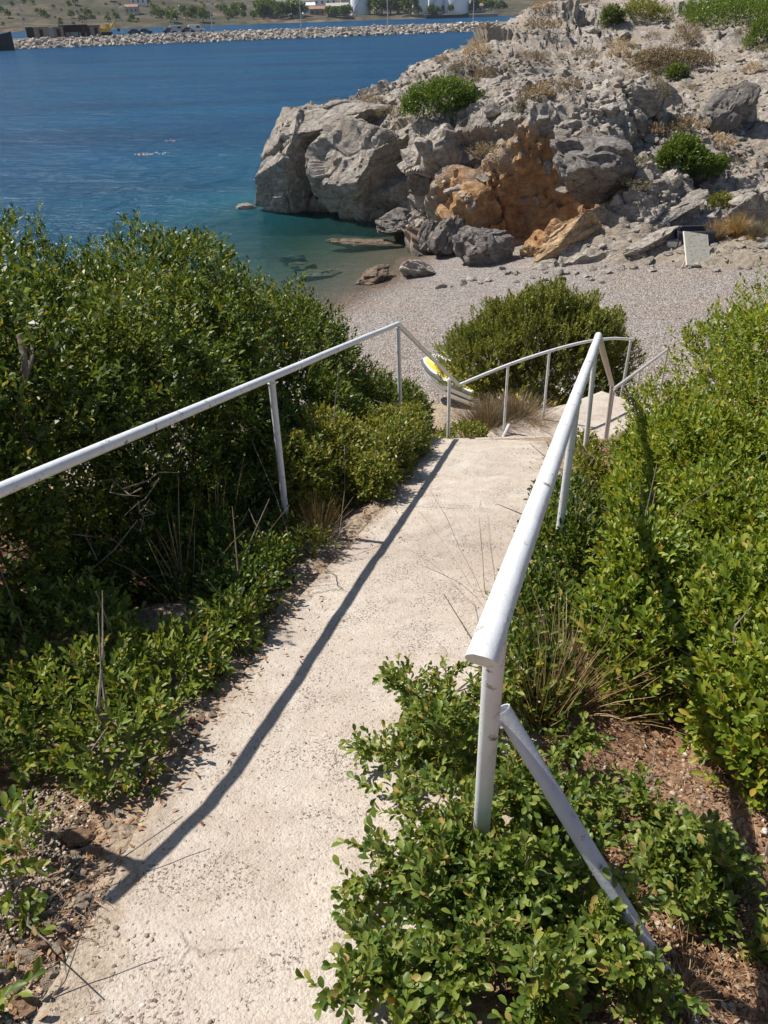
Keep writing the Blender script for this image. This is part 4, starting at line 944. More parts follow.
# ------------------------------------------------------------------ plants on the headland
def hshrub(label, px, py, rx, rz, n, seed, mat, L=.10, W=.045, k=6, slen=.25, ry=None, name='shrub', cat='shrub', lift=.25, d=None, extra=(), group=None, up=.5):
    h = headland_hit(px, py) if d is None else at(px, py, d)
    if h is None: return
    bs = [(h.x, h.y + .2, h.z + rz * lift, rx, ry or rx * .8, rz)] + [(h.x + a, h.y + b_, h.z + c + rz * lift, rx * s, rx * s * .8, rz * s) for a, b_, c, s in extra]
    return shrub(label, bs, n, seed, mat, k=k, slen=slen, L=L, W=W, nbr=0, name=name, cat=cat, ground=False, up=up, shell=.5, rough=.35, nfreq=1.4, group=group)
hshrub('rounded bright green shrub on top of the headland nose', 441, 112, 1.25, .85, 2600, 801, 'leaf_green', extra=((.9, .2, -.1, .6), (-.7, .1, -.15, .6)))
hshrub('bushy green shrub growing below the smooth grey boulder', 683, 168, .85, .75, 2600, 802, 'leaf_green', extra=((.7, .1, -.3, .65), (-.45, 0, .05, .6), (1.2, .2, -.25, .45)))
hshrub('dark green shrub on the upper slope near the top edge', 613, 24, .75, .7, 800, 803, 'leaf', extra=())
hshrub('yellow green shrub beside the dark one near the top edge', 640, 18, 1.4, .7, 1200, 804, 'leaf_weed', extra=((1., .3, -.1, .7),))
hshrub('broad bright green mat of shrub at the top right corner', 735, 22, 3.2, 1.0, 5200, 805, 'leaf_green', ry=4., extra=((2.6, .5, .1, .8), (-1.8, -.3, -.3, .5), (1.2, -2.5, -.5, .6)), L=.13, W=.06)
hshrub('brownish low scrub in the middle of the upper slope', 662, 66, 1.7, .55, 1700, 806, 'leaf_scrub', extra=((1.4, .3, 0, .7),))
hshrub('small green bush left of the large smooth boulder', 678, 78, .55, .4, 400, 807, 'leaf', extra=())
hshrub('small green plant on the bedded rock above the dry grasses', 722, 207, .4, .3, 300, 808, 'leaf_weed', L=.07, W=.03)
hshrub('green shrub cut by the right frame edge on the upper slope', 764, 46, 1.0, .9, 900, 809, 'leaf_green')
hshrub('grey scrub at the left of the small green bush', 655, 100, .6, .4, 400, 810, 'leaf_grey', L=.07, W=.02)
hshrub('dull green low scrub on the far left slope', 530, 62, 1.1, .35, 500, 811, 'leaf_scrub', L=.07, W=.02)
for i, (px, py, s, m_, lab) in enumerate(((735, 240, .75, 'straw_gold', 'golden dry grass tuft beside the dumped board'), (716, 243, .6, 'straw', 'pale dry grass tuft touching the leaning board'), (750, 268, .6, 'leaf_grey', 'grey thorny tuft at the back of the beach'), (764, 236, .5, 'leaf_scrub', 'brown dry tuft at the right edge above the grey one'), (738, 278, .35, 'straw_gold', 'small straw tuft on the pebbles below the grey one'))):
    q = at(px, py, 24.6 - .02 * (py - 240)); grass_tuft(lab, (q.x, q.y), 700, s, s * .8, m_, 820 + i, .008, z=ground_under(q.x, q.y))
tprot = []
for i in range(4):
    rng2 = np.random.default_rng(850 + i); P, nr = blob_points([(0, 0, .05, .5, .45, .38), (.3, .1, .02, .3, .3, .25)], 150, rng2, .5, -.1, .35, i, 2, ground=False)
    A = sprigs(P, nr + np.array([0, 0, .5]), 6, .16, .085, .026, rng2)
    tprot.append(link('scrub_bush', leaf_mesh('scrub_bush', *A, TPL_Q), M[('leaf_scrub', 'leaf_grey', 'straw', 'leaf_scrub')[i]], None))
used = set(); cnt = 0
sel = np.where((x > -2) & (x < 24) & (y > 25) & (y < 62) & (V2[:, 2] > 1.3) & (steep < 1.0))[0]; sel = rng.choice(sel, 5000)
RUB = V2[sel] + rng.normal(0, .05, (len(sel), 3)) * np.array([1, 1, 0])
for i in range(700):
    if cnt >= 60: break
    px, py = rng.uniform(330, 768), rng.uniform(2, 200); h = headland_hit(px, py)
    if h is None or h.z < 2.6 or h.y > 80: continue
    j = (np.abs(V2[:, 0] - h.x) + np.abs(V2[:, 1] - h.y)).argmin()
    if steep[j] > .8 and rng.random() < .85: continue
    k = int(rng.integers(4)); o = tprot[k] if k not in used else tprot[k].copy()
    if k in used: COL.objects.link(o)
    used.add(k); sc = rng.uniform(.5, 1.3) * (1 + .015 * (h.y - 30)); o.location = h; o.scale = (sc, sc, sc * rng.uniform(.6, 1)); o.rotation_euler = (0, 0, rng.uniform(0, 6.28)); cnt += 1
    tag(o, 'dry scrub tuft on the headland slope among many alike', 'scrub', 'dry scrub tufts on the headland slope')
# ------------------------------------------------------------------ loose stones and gravel by the path
rng = np.random.default_rng(31)
def lay(o, p, s, dz=.0):
    o.location = (p.x, p.y, p.z + dz); o.scale = (s, s, s * rng.uniform(.7, 1)); o.rotation_euler = (rng.normal(0, .3), rng.normal(0, .3), rng.uniform(0, 6.28))
def stone(label, px, py, size, seed, mat='stone', rot=0):
    p = atp(px, py); o = link('stone', rock_mesh('stone', seed, size, 12, 4, .06), M[mat], None)
    o.location = (p.x, p.y, max(gz(p.x, p.y), p.z - .03) + size[2] * .35); o.rotation_euler = (R(8), R(-6), R(rot)); tag(o, label, 'stone')
stone('lumpy tan stone at the edge of the shade by the rail shadow', 79, 836, (.095, .055, .05), 901, 'stone_red', 10)
stone('flat reddish stone in the lower left corner', 22, 1008, (.07, .055, .03), 902, 'stone_red', -20)
stone('grey pointed stone on the gravel at the lower left', 52, 978, (.055, .03, .03), 903, 'stone', 50)
stone('small brown stone alone on the concrete left of the plant', 253, 866, (.024, .018, .014), 904, 'stone_red')
stone('small rounded stone lowest on the bare concrete', 253, 958, (.017, .015, .012), 905, 'stone')
stone('small dark pebble near the upper middle of the concrete', 331, 683, (.026, .018, .012), 906, 'stone')
stone('rusty pebble at the left path edge beyond the low shrub', 192, 727, (.04, .028, .022), 907, 'stone_red')
stone('small pebble on the right of the lowest rounded stone', 290, 964, (.014, .012, .01), 908, 'stone')
stone('tan stone below the lumpy one in the weeds', 95, 853, (.05, .035, .02), 909, 'stone_red')
pr = [link('path_stone', rock_mesh('path_stone', 920 + i, s, 12, 3, .07), M[m_], None) for i, (s, m_) in enumerate((((.05, .04, .03), 'stone'), ((.04, .035, .03), 'stone_red'), ((.06, .04, .03), 'stone'), ((.035, .03, .02), 'stone')))]
used = set()
for i in range(160):
    px, py = (rng.uniform(0, 105), rng.uniform(800, 1024)) if i < 125 else (rng.uniform(60, 250), rng.uniform(700, 850))
    if i >= 125: px = 235 - (py - 700) * 1.0 - abs(rng.normal(0, 25))
    elif px > 100 - abs(py - 900) * .2: px = px * .8
    p = atp(max(px, 0), py); p.z = max(gz(p.x, p.y), p.z - .04)
    k = int(rng.integers(4)); o = pr[k] if k not in used else pr[k].copy()
    if k in used: COL.objects.link(o)
    used.add(k); lay(o, p, rng.uniform(.35, 1.0), .006)
    tag(o, 'loose broken stone in the rubble along the left path edge among many alike', 'stone', 'loose stones along the left path edge')
def gravel(name, pts, smin, smax, seed, mat='gravel', kind='stuff', label=None):
    rng = np.random.default_rng(seed); n = len(pts)
    ico = np.array([(0, 0, 1), (0, 0, -1), (1, 0, 0), (-1, 0, 0), (0, 1, 0), (0, -1, 0), (.6, .6, .5), (-.6, .6, -.45), (.6, -.6, .4), (-.6, -.6, .5)])
    bm = bmesh.new(); bmesh.ops.create_icosphere(bm, subdivisions=1, radius=1.0)
    T = np.array([tuple(v.co) for v in bm.verts]); F = np.array([[v.index for v in f.verts] for f in bm.faces]); bm.free()
    s = rng.uniform(smin, smax, n) * rng.uniform(.6, 1.2, n)
    A = T[None] * (s[:, None, None] * rng.uniform(.5, 1.1, (n, 1, 3))) * rng.uniform(.62, 1.35, (n, len(T), 1))
    a = rng.random(n) * 6.28; ca, sa = np.cos(a)[:, None], np.sin(a)[:, None]
    B = np.stack([A[..., 0] * ca - A[..., 1] * sa, A[..., 0] * sa + A[..., 1] * ca, A[..., 2] * .6], -1) + np.asarray(pts)[:, None, :]
    o = link(name, mesh_np(name, B.reshape(-1, 3), None, (F[None] + (np.arange(n) * len(T))[:, None, None]).reshape(-1, 3)), M[mat])
    tag(o, label, None, None, kind); return o
pts = []
for i in range(15000):
    px, py = rng.uniform(-20, 330), rng.uniform(790, 1030)
    dens = np.clip((150 - px + (py - 900) * .7) / 150, 0, 1) ** 1.4 if py > 850 else np.clip((90 - px) / 60, 0, 1)
    if rng.random() > dens * .8: continue
    p = atp(px, py); pts.append((p.x, p.y, max(p.z, gz(p.x, p.y)) + .001))
for i in range(2200):
    yy = rng.uniform(.7, 5.2); xx = rng.uniform(float(LX(yy)) - .12, float(RX(yy)) + .1)
    if rng.random() > .15 + .85 * np.exp(-abs(xx - float(LX(yy))) / .07): continue
    pts.append((xx, yy, zp(yy) - .001))
gravel('gravel', pts, .002, .0075, 33, label='loose grey and brown gravel spread at the lower left of the path')
pts = []
for i in range(900):
    px, py = rng.uniform(560, 775), rng.uniform(640, 1024); p = atp(px, py); pts.append((p.x, p.y, gz(p.x, p.y) + .004))
gravel('soil_gravel', pts, .003, .014, 34, label='small stones in the reddish soil at the right')
# leaf litter on the soil and under the shrubs
def litter(name, n, reg, seed, label, zoff=.012):
    rng = np.random.default_rng(seed); P = []
    for _ in range(n):
        px, py = rng.uniform(reg[0], reg[2]), rng.uniform(reg[1], reg[3]); p = atp(px, py); P.append((p.x, p.y, gz(p.x, p.y) + zoff * rng.random() + .004))
    P = np.array(P); d = rng.normal(size=P.shape) * np.array([1, 1, .25])
    thin = rng.random(n) < .5
    o = link(name, leaf_mesh(name, P, d, np.tile([[0, 0, 1.]], (n, 1)) + rng.normal(0, .4, P.shape), np.where(thin, rng.uniform(.02, .06, n), rng.uniform(.010, .022, n)), np.where(thin, .0018, rng.uniform(.005, .010, n)), TPL_Q), M['litter'])
    tag(o, label, None, None, 'stuff')
litter('leaf_litter', 7500, (540, 600, 775, 1024), 35, 'dry brown leaf litter on the red soil at the right', .02)
litter('leaf_litter', 1300, (-20, 780, 110, 1024), 36, 'dry litter among the loose stones at the left')
# litter caught along the left edge of the concrete
Pl = []
for i in range(1000):
    yy = rng.uniform(1.0, 5.2); Pl.append((float(LX(yy)) + abs(rng.normal(0, .09)) - .07, yy, zp(yy) + .006) if i < 750 else (float(RX(yy)) - abs(rng.normal(0, .12)), yy, zp(yy) + .006))
Pl = np.array(Pl); n = len(Pl)
o = link('leaf_litter', leaf_mesh('leaf_litter', Pl, rng.normal(size=Pl.shape) * np.array([1, 1, .2]), np.tile([[0, 0, 1.]], (n, 1)) + rng.normal(0, .4, Pl.shape), rng.uniform(.012, .03, n), rng.uniform(.003, .011, n), TPL_Q), M['litter'])
tag(o, 'dry fallen leaves along the edges of the concrete', None, None, 'stuff')
gravel('slope_rubble', RUB, .04, .17, 40, 'rock', label='small broken limestone rubble covering the headland slope')
# pebbles lying proud on the beach
P = []
for i in range(26000):
    px, py = rng.uniform(320, 768), rng.uniform(262, 420); p = atz(px, py, .8); zb = float(0)
    P.append((p.x, p.y))
P = np.array(P); zb = beach_z(P[:, 0], P[:, 1]); gg = ground_z(P[:, 0], P[:, 1]); ok = (zb > .03) & (zb > gg)
P = np.column_stack([P, zb])[ok]
gravel('beach_gravel', P, .012, .032, 37, label='grey and buff pebbles covering the beach')

# ------------------------------------------------------------------ jet ski drawn up on the beach
def jet_ski(p, rz):
    root = empty('jet_ski', p, rz); tag(root, 'white and yellow jet ski drawn up on the pebbles behind the round bush', 'jet ski')
    # local +X is the bow; length 3 m, beam 1.15
    st_ = [(-1.5, .50, .16, .50), (-1.3, .55, .10, .52), (-.6, .575, .05, .54), (.2, .57, .05, .57), (.8, .49, .10, .64), (1.2, .34, .20, .72), (1.42, .19, .34, .78), (1.52, .06, .50, .80)]
    hull = MB(); rings = []
    for x_, hw, kz, gz_ in st_:
        mid = kz + (gz_ - kz) * .45
        rings.append([(x_, -hw, gz_), (x_, -hw * .98, mid + .06), (x_, -hw * .86, mid - .06), (x_, -hw * .45, kz + (mid - kz) * .3), (x_, 0, kz), (x_, hw * .45, kz + (mid - kz) * .3), (x_, hw * .86, mid - .06), (x_, hw * .98, mid + .06), (x_, hw, gz_)])
    h_ = hull.loft(rings).build('hull', M['gel_white'], root, True)
    bump_ = MB()
    for s in (-1, 1): bump_.tube([Vector((x_, s * (hw + .012), gz_ - .04)) for x_, hw, kz, gz_ in st_], .04, 8)
    bump_.build('bumper', M['gel_grey'], h_, True)
    sm = MB()
    for s in (-1, 1): sm.tube([Vector((x_, s * (hw * .985 + .004), kz + (gz_ - kz) * .45 + .09)) for x_, hw, kz, gz_ in st_[1:-1]], .016, 6)
    sm.build('stripe', M['gel_grey'], h_, True)
    dk = MB(); rings = []
    for x_, hw, z0, z1 in ((-1.45, .46, .5, .53), (-.6, .52, .53, .56), (.2, .53, .56, .66), (.55, .46, .6, .82), (.9, .36, .66, .86), (1.2, .25, .72, .84), (1.42, .13, .77, .83)):
        rings.append([(x_, -hw, z0), (x_, -hw * .75, z1 - .03), (x_, -hw * .3, z1 + .015), (x_, hw * .3, z1 + .015), (x_, hw * .75, z1 - .03), (x_, hw, z0)])
    dk.loft(rings).build('deck', M['gel_yellow'], root, True)
    nb = MB(); nb.loft([[(x_, -w_, z_), (x_, -w_ * .5, z_ + .05), (x_, w_ * .5, z_ + .05), (x_, w_, z_)] for x_, w_, z_ in ((.75, .2, .85), (1.0, .22, .87), (1.25, .14, .855), (1.4, .05, .83))]).build('bow_hatch', M['gel_white'], root, True)
    se = MB(); se.loft([[(x_, -.17, .55), (x_, -.15, z_), (x_, .15, z_), (x_, .17, .55)] for x_, z_ in ((-1.25, .8), (-.9, .86), (-.4, .84), (.1, .8), (.35, .86))]).build('seat', M['rubber'], root, True)
    co_ = MB(); co_.loft([[(x_, -w_, .6), (x_, -w_ * .6, z_), (x_, w_ * .6, z_), (x_, w_, .6)] for x_, w_, z_ in ((.3, .22, .92), (.5, .26, 1.02), (.75, .22, .93), (.95, .14, .86))]).build('console', M['gel_white'], root, True)
    hb_ = MB(); hb_.tube([(.42, -.38, 1.06), (.5, -.15, 1.08), (.52, 0, 1.06), (.5, .15, 1.08), (.42, .38, 1.06)], .018, 8); hb_ = hb_.build('handlebar', M['rubber'], root, True)
    mr = MB()
    for s in (-1, 1): mr.box((.78, s * .3, .93), (.06, .13, .1))
    mr.build('mirror', M['gel_white'], root)
    return root
jb0 = at(425, 369, 15.0); js = Vector((3.15, 13.55)); v = (Vector((jb0.x, jb0.y)) - js).normalized()
jc_ = Vector((jb0.x, jb0.y)) - v * 1.5
root = jet_ski((jc_.x, jc_.y, float(beach_z(np.array([jc_.x]), np.array([jc_.y]))[0]) - .05), math.atan2(v.y, v.x))

# ------------------------------------------------------------------ dumped boards on the back of the beach
def slab(name, label, cat, c, size, rot, mat, extra=None):
    mb = MB(); mb.box((0, 0, 0), size); o = mb.build(name, M[mat], None, bevel=.008); o.location = c; o.rotation_euler = [R(q) for q in rot]; tag(o, label, cat); return o
def infront(px, py, off, dflt):
    h = headland_hit(px, py) or at(px, py, dflt)
    return h - ray(px, py).normalized() * off
q = infront(697, 250, .55, 23.9); slab('board', 'white board with faded yellow marks leaning against a dark crate', 'board', (q.x, q.y, q.z), (.86, .05, 1.05), (-40, 12, 14), 'board')
q = infront(692, 238, .3, 24.5)
cr_ = empty('crate', (q.x, q.y, q.z - .25)); tag(cr_, 'dark navy plastic crate behind the leaning board', 'crate')
mb = MB(); mb.box((0, 0, .02), (1.1, .7, .04)); mb.build('base', M['navy'], cr_)
for nm, c, s in (('side_panel', (0, -.335, .28), (1.1, .03, .48)), ('side_panel', (0, .335, .28), (1.1, .03, .48)), ('end_panel', (-.535, 0, .28), (.03, .64, .48)), ('end_panel', (.535, 0, .28), (.03, .64, .48))):
    mb = MB(); mb.box(c, s); mb.build(nm, M['navy'], cr_, bevel=.006)
mb = MB(); mb.box((0, -.353, .5), (1.14, .03, .06)); mb.box((0, .353, .5), (1.14, .03, .06)); mb.build('rim', M['gel_grey'], cr_)
q = infront(673, 243, .1, 24.4); bx = empty('polystyrene_box', (q.x, q.y, q.z - .12), R(-6)); tag(bx, 'small white box with a purple lid left of the crate', 'box')
mb = MB(); mb.box((0, 0, .1), (.42, .3, .2)); mb.build('box_body', M['gel_white'], bx, bevel=.01)
mb = MB(); mb.box((0, 0, .225), (.44, .32, .05)); mb.build('lid', simple('faded_purple_plastic', (.16, .11, .17), .7), bx, bevel=.01)
a_, b_ = infront(682, 268, .05, 23.6), infront(690, 246, .45, 24.1); mb = MB(); mb.tube([a_, a_.lerp(b_, .5) + Vector((.02, 0, .01)), b_], .028, 7, r1=.022)
tag(mb.build('driftwood_stick', M['bark_pale'], None, True, a_), 'brown driftwood stick leaning beside the board', 'stick')
# rails and poles lying on the pebbles beyond the lower flight
for i, (u, v_) in enumerate((((634, 351), (657, 348)), ((622, 352.5), (632, 346)))):
    a_, b_ = atz(*u, .85), atz(*v_, .88); mb = MB(); mb.tube([a_ + Vector((0, 0, .05)), b_ + Vector((0, 0, .05))], .03, 8)
    tag(mb.build('pole', M['gel_white'], None, True, a_), ('longer white pole lying on the pebbles beyond the lower handrail', 'shorter white pole lying beside the longer one on the pebbles')[i], 'pole')

# ------------------------------------------------------------------ swimmers
def swimmer(label, p, rz, sc=1.):
    me = bpy.data.meshes.new('person')
    J = [(0, 0, -.05), (.28, 0, -.02), (.48, 0, .04), (.62, 0, .10), (-.35, .1, -.12), (-.8, .13, -.22), (-.35, -.1, -.12), (-.8, -.13, -.22), (.45, .2, .0), (.75, .34, .06), (1.0, .3, -.04), (.45, -.2, .0), (.25, -.38, -.12), (.05, -.42, -.2)]
    E = [(0, 1), (1, 2), (2, 3), (0, 4), (4, 5), (0, 6), (6, 7), (2, 8), (8, 9), (9, 10), (2, 11), (11, 12), (12, 13)]
    rad = [.15, .17, .10, .07, .09, .05, .09, .05, .07, .045, .03, .07, .045, .03]
    me.from_pydata(J, E, []); o = link('person', me, M['skin'], None, p); o.rotation_euler = (0, 0, rz); o.scale = (sc,) * 3
    sk = o.modifiers.new('skin', 'SKIN'); me.skin_vertices[0].data[0].use_root = True
    for i, r_ in enumerate(rad): me.skin_vertices[0].data[i].radius = (r_, r_ * .8)
    sb = o.modifiers.new('sub', 'SUBSURF'); sb.levels = 1; sb.render_levels = 2
    tag(o, label, 'person')
    bm = bmesh.new(); bmesh.ops.create_icosphere(bm, subdivisions=3, radius=.115)
    for v in bm.verts: v.co = Vector((v.co.x * 1.15 + .74, v.co.y * .9, v.co.z * 1.05 + .14))
    hm = bpy.data.meshes.new('head'); bm.to_mesh(hm); bm.free(); link('head', hm, M['skin'], o)
    bm = bmesh.new(); bmesh.ops.create_icosphere(bm, subdivisions=3, radius=.122)
    for v in bm.verts: v.co = Vector((v.co.x * 1.12 + .725, v.co.y * .92, max(v.co.z, -.02) * 1.05 + .15))
    hm = bpy.data.meshes.new('hair'); bm.to_mesh(hm); bm.free(); link('hair', hm, M['hair'], o)
    return o
q1 = atz(150, 155, 0); q2 = atz(178, 141, 0)
swimmer('swimmer trailing white splashes, nearer of the two in the bay', q1 - Vector((0, 0, .06)), R(175), .85)
swimmer('dark haired swimmer with a small splash, farther of the two in the bay', q2 - Vector((0, 0, .08)), R(160), .8)
for c, n, ln, lab in ((q1, 60, 2.1, 'white splash trailing the nearer swimmer'), (q2, 16, .5, 'small white splash at the farther swimmer')):
    Ps = [(c.x + rng.uniform(-.9, ln - .9) + .0, c.y + rng.normal(0, .12), .02 + abs(rng.normal(0, .05))) for _ in range(n)]
    gravel('splash', Ps, .02, .07, 38, 'foam', 'stuff', lab)

# ------------------------------------------------------------------ breakwater
BA, BB = atz(22, 49, 0), atz(500, 30.5, 0)
bd = (BB - BA); BL = bd.length; bd.normalize(); bn = Vector((-bd.y, bd.x, 0))
if bn.y < 0: bn = -bn
prof_ = [(0, -1.2), (.8, .1), (4.4, 2.0), (5.0, 2.1), (13, 2.1), (14, .5), (14.2, -1)]
mb = MB(); mb.loft([[BA + bd * (BL * t * 1.15 - 8) + bn * a_ + Vector((0, 0, z_)) for a_, z_ in prof_] for t in np.linspace(0, 1, 30)])
br_ = mb.build('breakwater', M['rubble'], None, False, BA); tag(br_, 'long low breakwater of pale boulders across the bay', 'breakwater')
mb = MB(); mb.box((0, 0, 0), (BL * 1.1, 6.6, .1), Matrix.Rotation(math.atan2(bd.y, bd.x), 3, 'Z')); o = mb.build('road', M['asphalt'], br_); o.location = (bd * BL * .5 + bn * 9.3 + Vector((0, 0, 2.16)))
protos = [link('armour_rock', rock_mesh('armour_rock', 950 + i, s, 14, 2, .05), M['armour'], None) for i, s in enumerate(((1.9, 1.5, 1.3), (1.5, 1.4, 1.2), (2.1, 1.4, 1.2), (1.5, 1.2, 1.0), (1.7, 1.7, 1.3)))]
used = set(); rng = np.random.default_rng(17); spots = []
rows = 4; per = 75
for r_ in range(rows):
    for i in range(per): spots.append(((i + rng.uniform(.1, .9)) / per * (BL + 2) - 1, .35 + r_ * 1.25 + rng.normal(0, .3)))
for i, (s_, u_) in enumerate(spots):
    k = int(rng.integers(5)); o = protos[k] if k not in used else protos[k].copy()
    if k in used: COL.objects.link(o)
    used.add(k); z_ = -.15 + u_ * .50 + rng.normal(0, .1); sc = rng.uniform(.45, 1.1)
    o.location = BA + bd * s_ + bn * u_ + Vector((0, 0, z_)); o.scale = (sc, sc, sc); o.rotation_euler = (rng.normal(0, .4), rng.normal(0, .4), rng.uniform(0, 6.28))
    tag(o, 'pale armour boulder piled on the seaward face of the breakwater', 'boulder', 'armour boulders of the breakwater')
P = []
for i in range(1500):
    u_ = rng.uniform(0, 5.2); q = BA + bd * rng.uniform(-2, BL + 2) + bn * u_; P.append((q.x, q.y, u_ * .45 + rng.normal(0, .12)))
gravel('armour_rubble', P, .25, .6, 39, 'armour', 'stuff', 'smaller pale stones filling the gaps between the armour boulders')
def onbw(px, u=9., z=2.22):
    """spot on the breakwater's road below the photo column px"""
    lo_, hi_ = -30., BL + 30
    for _ in range(40):
        m_ = (lo_ + hi_) / 2; q = BA + bd * m_ + bn * u; c = CAM_ROT.transposed() @ (q - Vector((0, 0, EYE))); x_ = 384 + FPX * c.x / -c.z
        if x_ < px: lo_ = m_
        else: hi_ = m_
    q = BA + bd * lo_ + bn * u; q.z = z; return q
ang = math.atan2(bd.y, bd.x)
def lamp(px, h, label):
    q = onbw(px, 6.2); root = empty('lamp_post', q); tag(root, label, 'lamp post', 'lamp posts along the breakwater')
    mb = MB(); mb.tube([(0, 0, 0), (0, 0, h)], .16, 8, r1=.09); mb.build('pole', M['galv'], root, True)
    mb = MB(); mb.tube([(0, 0, 0), (0, 0, .5)], .3, 8); mb.build('base', M['rubble'], root)
    mb = MB(); mb.tube([(0, 0, h - .05), (.5, 0, h + .3), (1.5, 0, h + .4)], .07, 6); a_ = mb.build('arm', M['galv'], root, True)
    mb = MB(); mb.box((1.7, 0, h + .38), (.9, .35, .16)); mb.build('lamp_head', M['galv'], a_)
lamp(29, 9, 'lamp post at the left end of the breakwater behind the dark ship'); lamp(125, 6.5, 'short lamp post beside the yellow digger on the breakwater'); lamp(214, 11, 'tallest lamp post, right of the parked cars on the breakwater'); lamp(302, 7, 'lamp post left of the middle of the breakwater, below the white house'); lamp(388, 11, 'lamp post in front of the trees and white tanks'); lamp(473, 8, 'lamp post at the right end of the breakwater, beside the headland')
def car(px, mat, label, van=False, rz=0., u=9.5):
    q = onbw(px, u); root = empty('van' if van else 'car', q, ang + rz); tag(root, label, 'van' if van else 'car')
    L_, H_ = (4.8, 1.9) if van else (4.2, 1.45); mb = MB()
    if van: pr_ = [(-2.3, .35), (-2.35, 1.7), (-2.1, 1.95), (1.0, 1.95), (1.7, 1.15), (2.35, 1.0), (2.4, .35)]
    else: pr_ = [(-2.1, .35), (-2.1, .85), (-1.6, .95), (-1.1, 1.42), (.4, 1.42), (1.1, .95), (2.0, .8), (2.1, .35)]
    mb.loft([[(x_, s, z_) for x_, z_ in pr_] for s in (-.85, .85)]).build('body', M[mat], root, bevel=.05)
    for s in (-.86, .86):
        mb = MB(); zz0, zz1, xa, xb = ((1.15, 1.7, -.2, 1.15) if van else (.98, 1.34, -1.15, .55)); t_ = .02 if s > 0 else -.02
        mb.loft([[(xa, y_, zz0), (xa + .25, y_, zz1), (xb - .35, y_, zz1), (xb, y_, zz0)] for y_ in (s, s + t_)]).build('window', M['glass_dark'], root)
        for x_ in (-1.35, 1.35):
            mb = MB(); mb.tube([(x_, s * .85, .33), (x_, s * 1.02, .33)], .33, 12); mb.build('wheel', M['rubber'], root, True)
car(137, 'car_dark', 'dark car parked first right of the short lamp post on the breakwater'); car(147, 'car_dark', 'dark car second right of the short lamp post on the breakwater'); car(172, 'car_dark', 'dark low car left of the silver van on the breakwater')
car(179.5, 'car_silver', 'silver van parked on the breakwater', True); car(190, 'car_red', 'maroon car right of the silver van on the breakwater'); car(198, 'car_white', 'white van rightmost of the parked vehicles on the breakwater', True)
# yellow digger
q = onbw(109, 9); root = empty('digger', q, ang); tag(root, 'yellow digger standing on the breakwater', 'digger')
mb = MB()
for s in (-.9, .9): mb.box((0, s, .45), (3.2, .5, .8))
mb.build('track', M['rubber'], root, bevel=.2)
mb = MB(); mb.box((-.4, 0, 1.4), (2.8, 2.2, 1.0)); mb.build('body', M['yellow'], root, bevel=.1)
mb = MB(); mb.box((.5, .5, 2.3), (1.2, 1.1, 1.2)); mb.build('cab', M['yellow'], root, bevel=.1)
mb = MB(); mb.tube([(1.0, -.3, 1.6), (2.4, -.3, 3.3), (3.4, -.3, 1.6)], .22, 6); a_ = mb.build('arm', M['yellow'], root)
mb = MB(); mb.box((3.4, -.3, 1.3), (.7, .8, .7)); mb.build('bucket', M['dark_metal'], a_)
# sheds and containers at the left end
def block(name, label, cat, px, size, mat, roof=None, doors=0, u=9.5):
    q = onbw(px, u); root = empty(name, q, ang); tag(root, label, cat)
    mb = MB(); mb.box((0, 0, size[2] / 2), size); mb.build('wall', M[mat], root)
    if roof: mb = MB(); mb.box((0, 0, size[2] + .12), (size[0] + .4, size[1] + .4, .24)); mb.build('roof', M[roof], root)
    for i in range(doors):
        mb = MB(); mb.box((-size[0] / 2 + size[0] * (i + .5) / doors, -size[1] / 2 - .03, 1.1), (1.0, .06, 2.0)); mb.build('door', M['dark_metal'], root)
block('container', 'dark narrow container at the far left of the breakwater', 'container', 34, (2.0, 3, 2.7), 'dark_metal', None, 1); block('hut', 'brown block hut left of the grey one on the breakwater', 'hut', 45, (3.8, 4, 2.5), 'brown_wall', 'rubble', 1)
block('container', 'blue grey container between the two brown huts', 'container', 54, (2.6, 3, 2.5), 'grey_wall', None, 0); block('hut', 'brown block hut beside the long dark shed', 'hut', 62, (2.6, 4, 2.4), 'brown_wall', 'rubble', 1)
q = onbw(77, 9.5); root = empty('shed', q, ang); tag(root, 'long dark open shed with a maroon end on the breakwater', 'shed')
mb = MB(); mb.box((0, 1.4, 1.35), (7.2, .3, 2.7)); mb.build('back_wall', M['dark_red'], root)
mb = MB(); mb.box((0, -.1, 2.8), (7.8, 3.6, .25)); mb.build('roof', M['dark_metal'], root)
for x_ in (-3.6, -1.2, 1.2, 3.6): mb = MB(); mb.box((x_, -1.5, 1.35), (.2, .2, 2.7)); mb.build('column', M['dark_metal'], root)
mb = MB(); mb.box((-.3, .2, .6), (4.2, 1.6, 1.2)); mb.build('platform', M['grey_wall'], root, bevel=.2)
mb = MB(); mb.box((3.2, 0, 1.7), (1.8, 3.0, 1.5)); mb.build('end_panel', M['dark_red'], root)
block('hut', 'grey low hut left of the yellow digger', 'hut', 95, (4.4, 3, 2.4), 'brown_wall', 'dark_metal', 2)
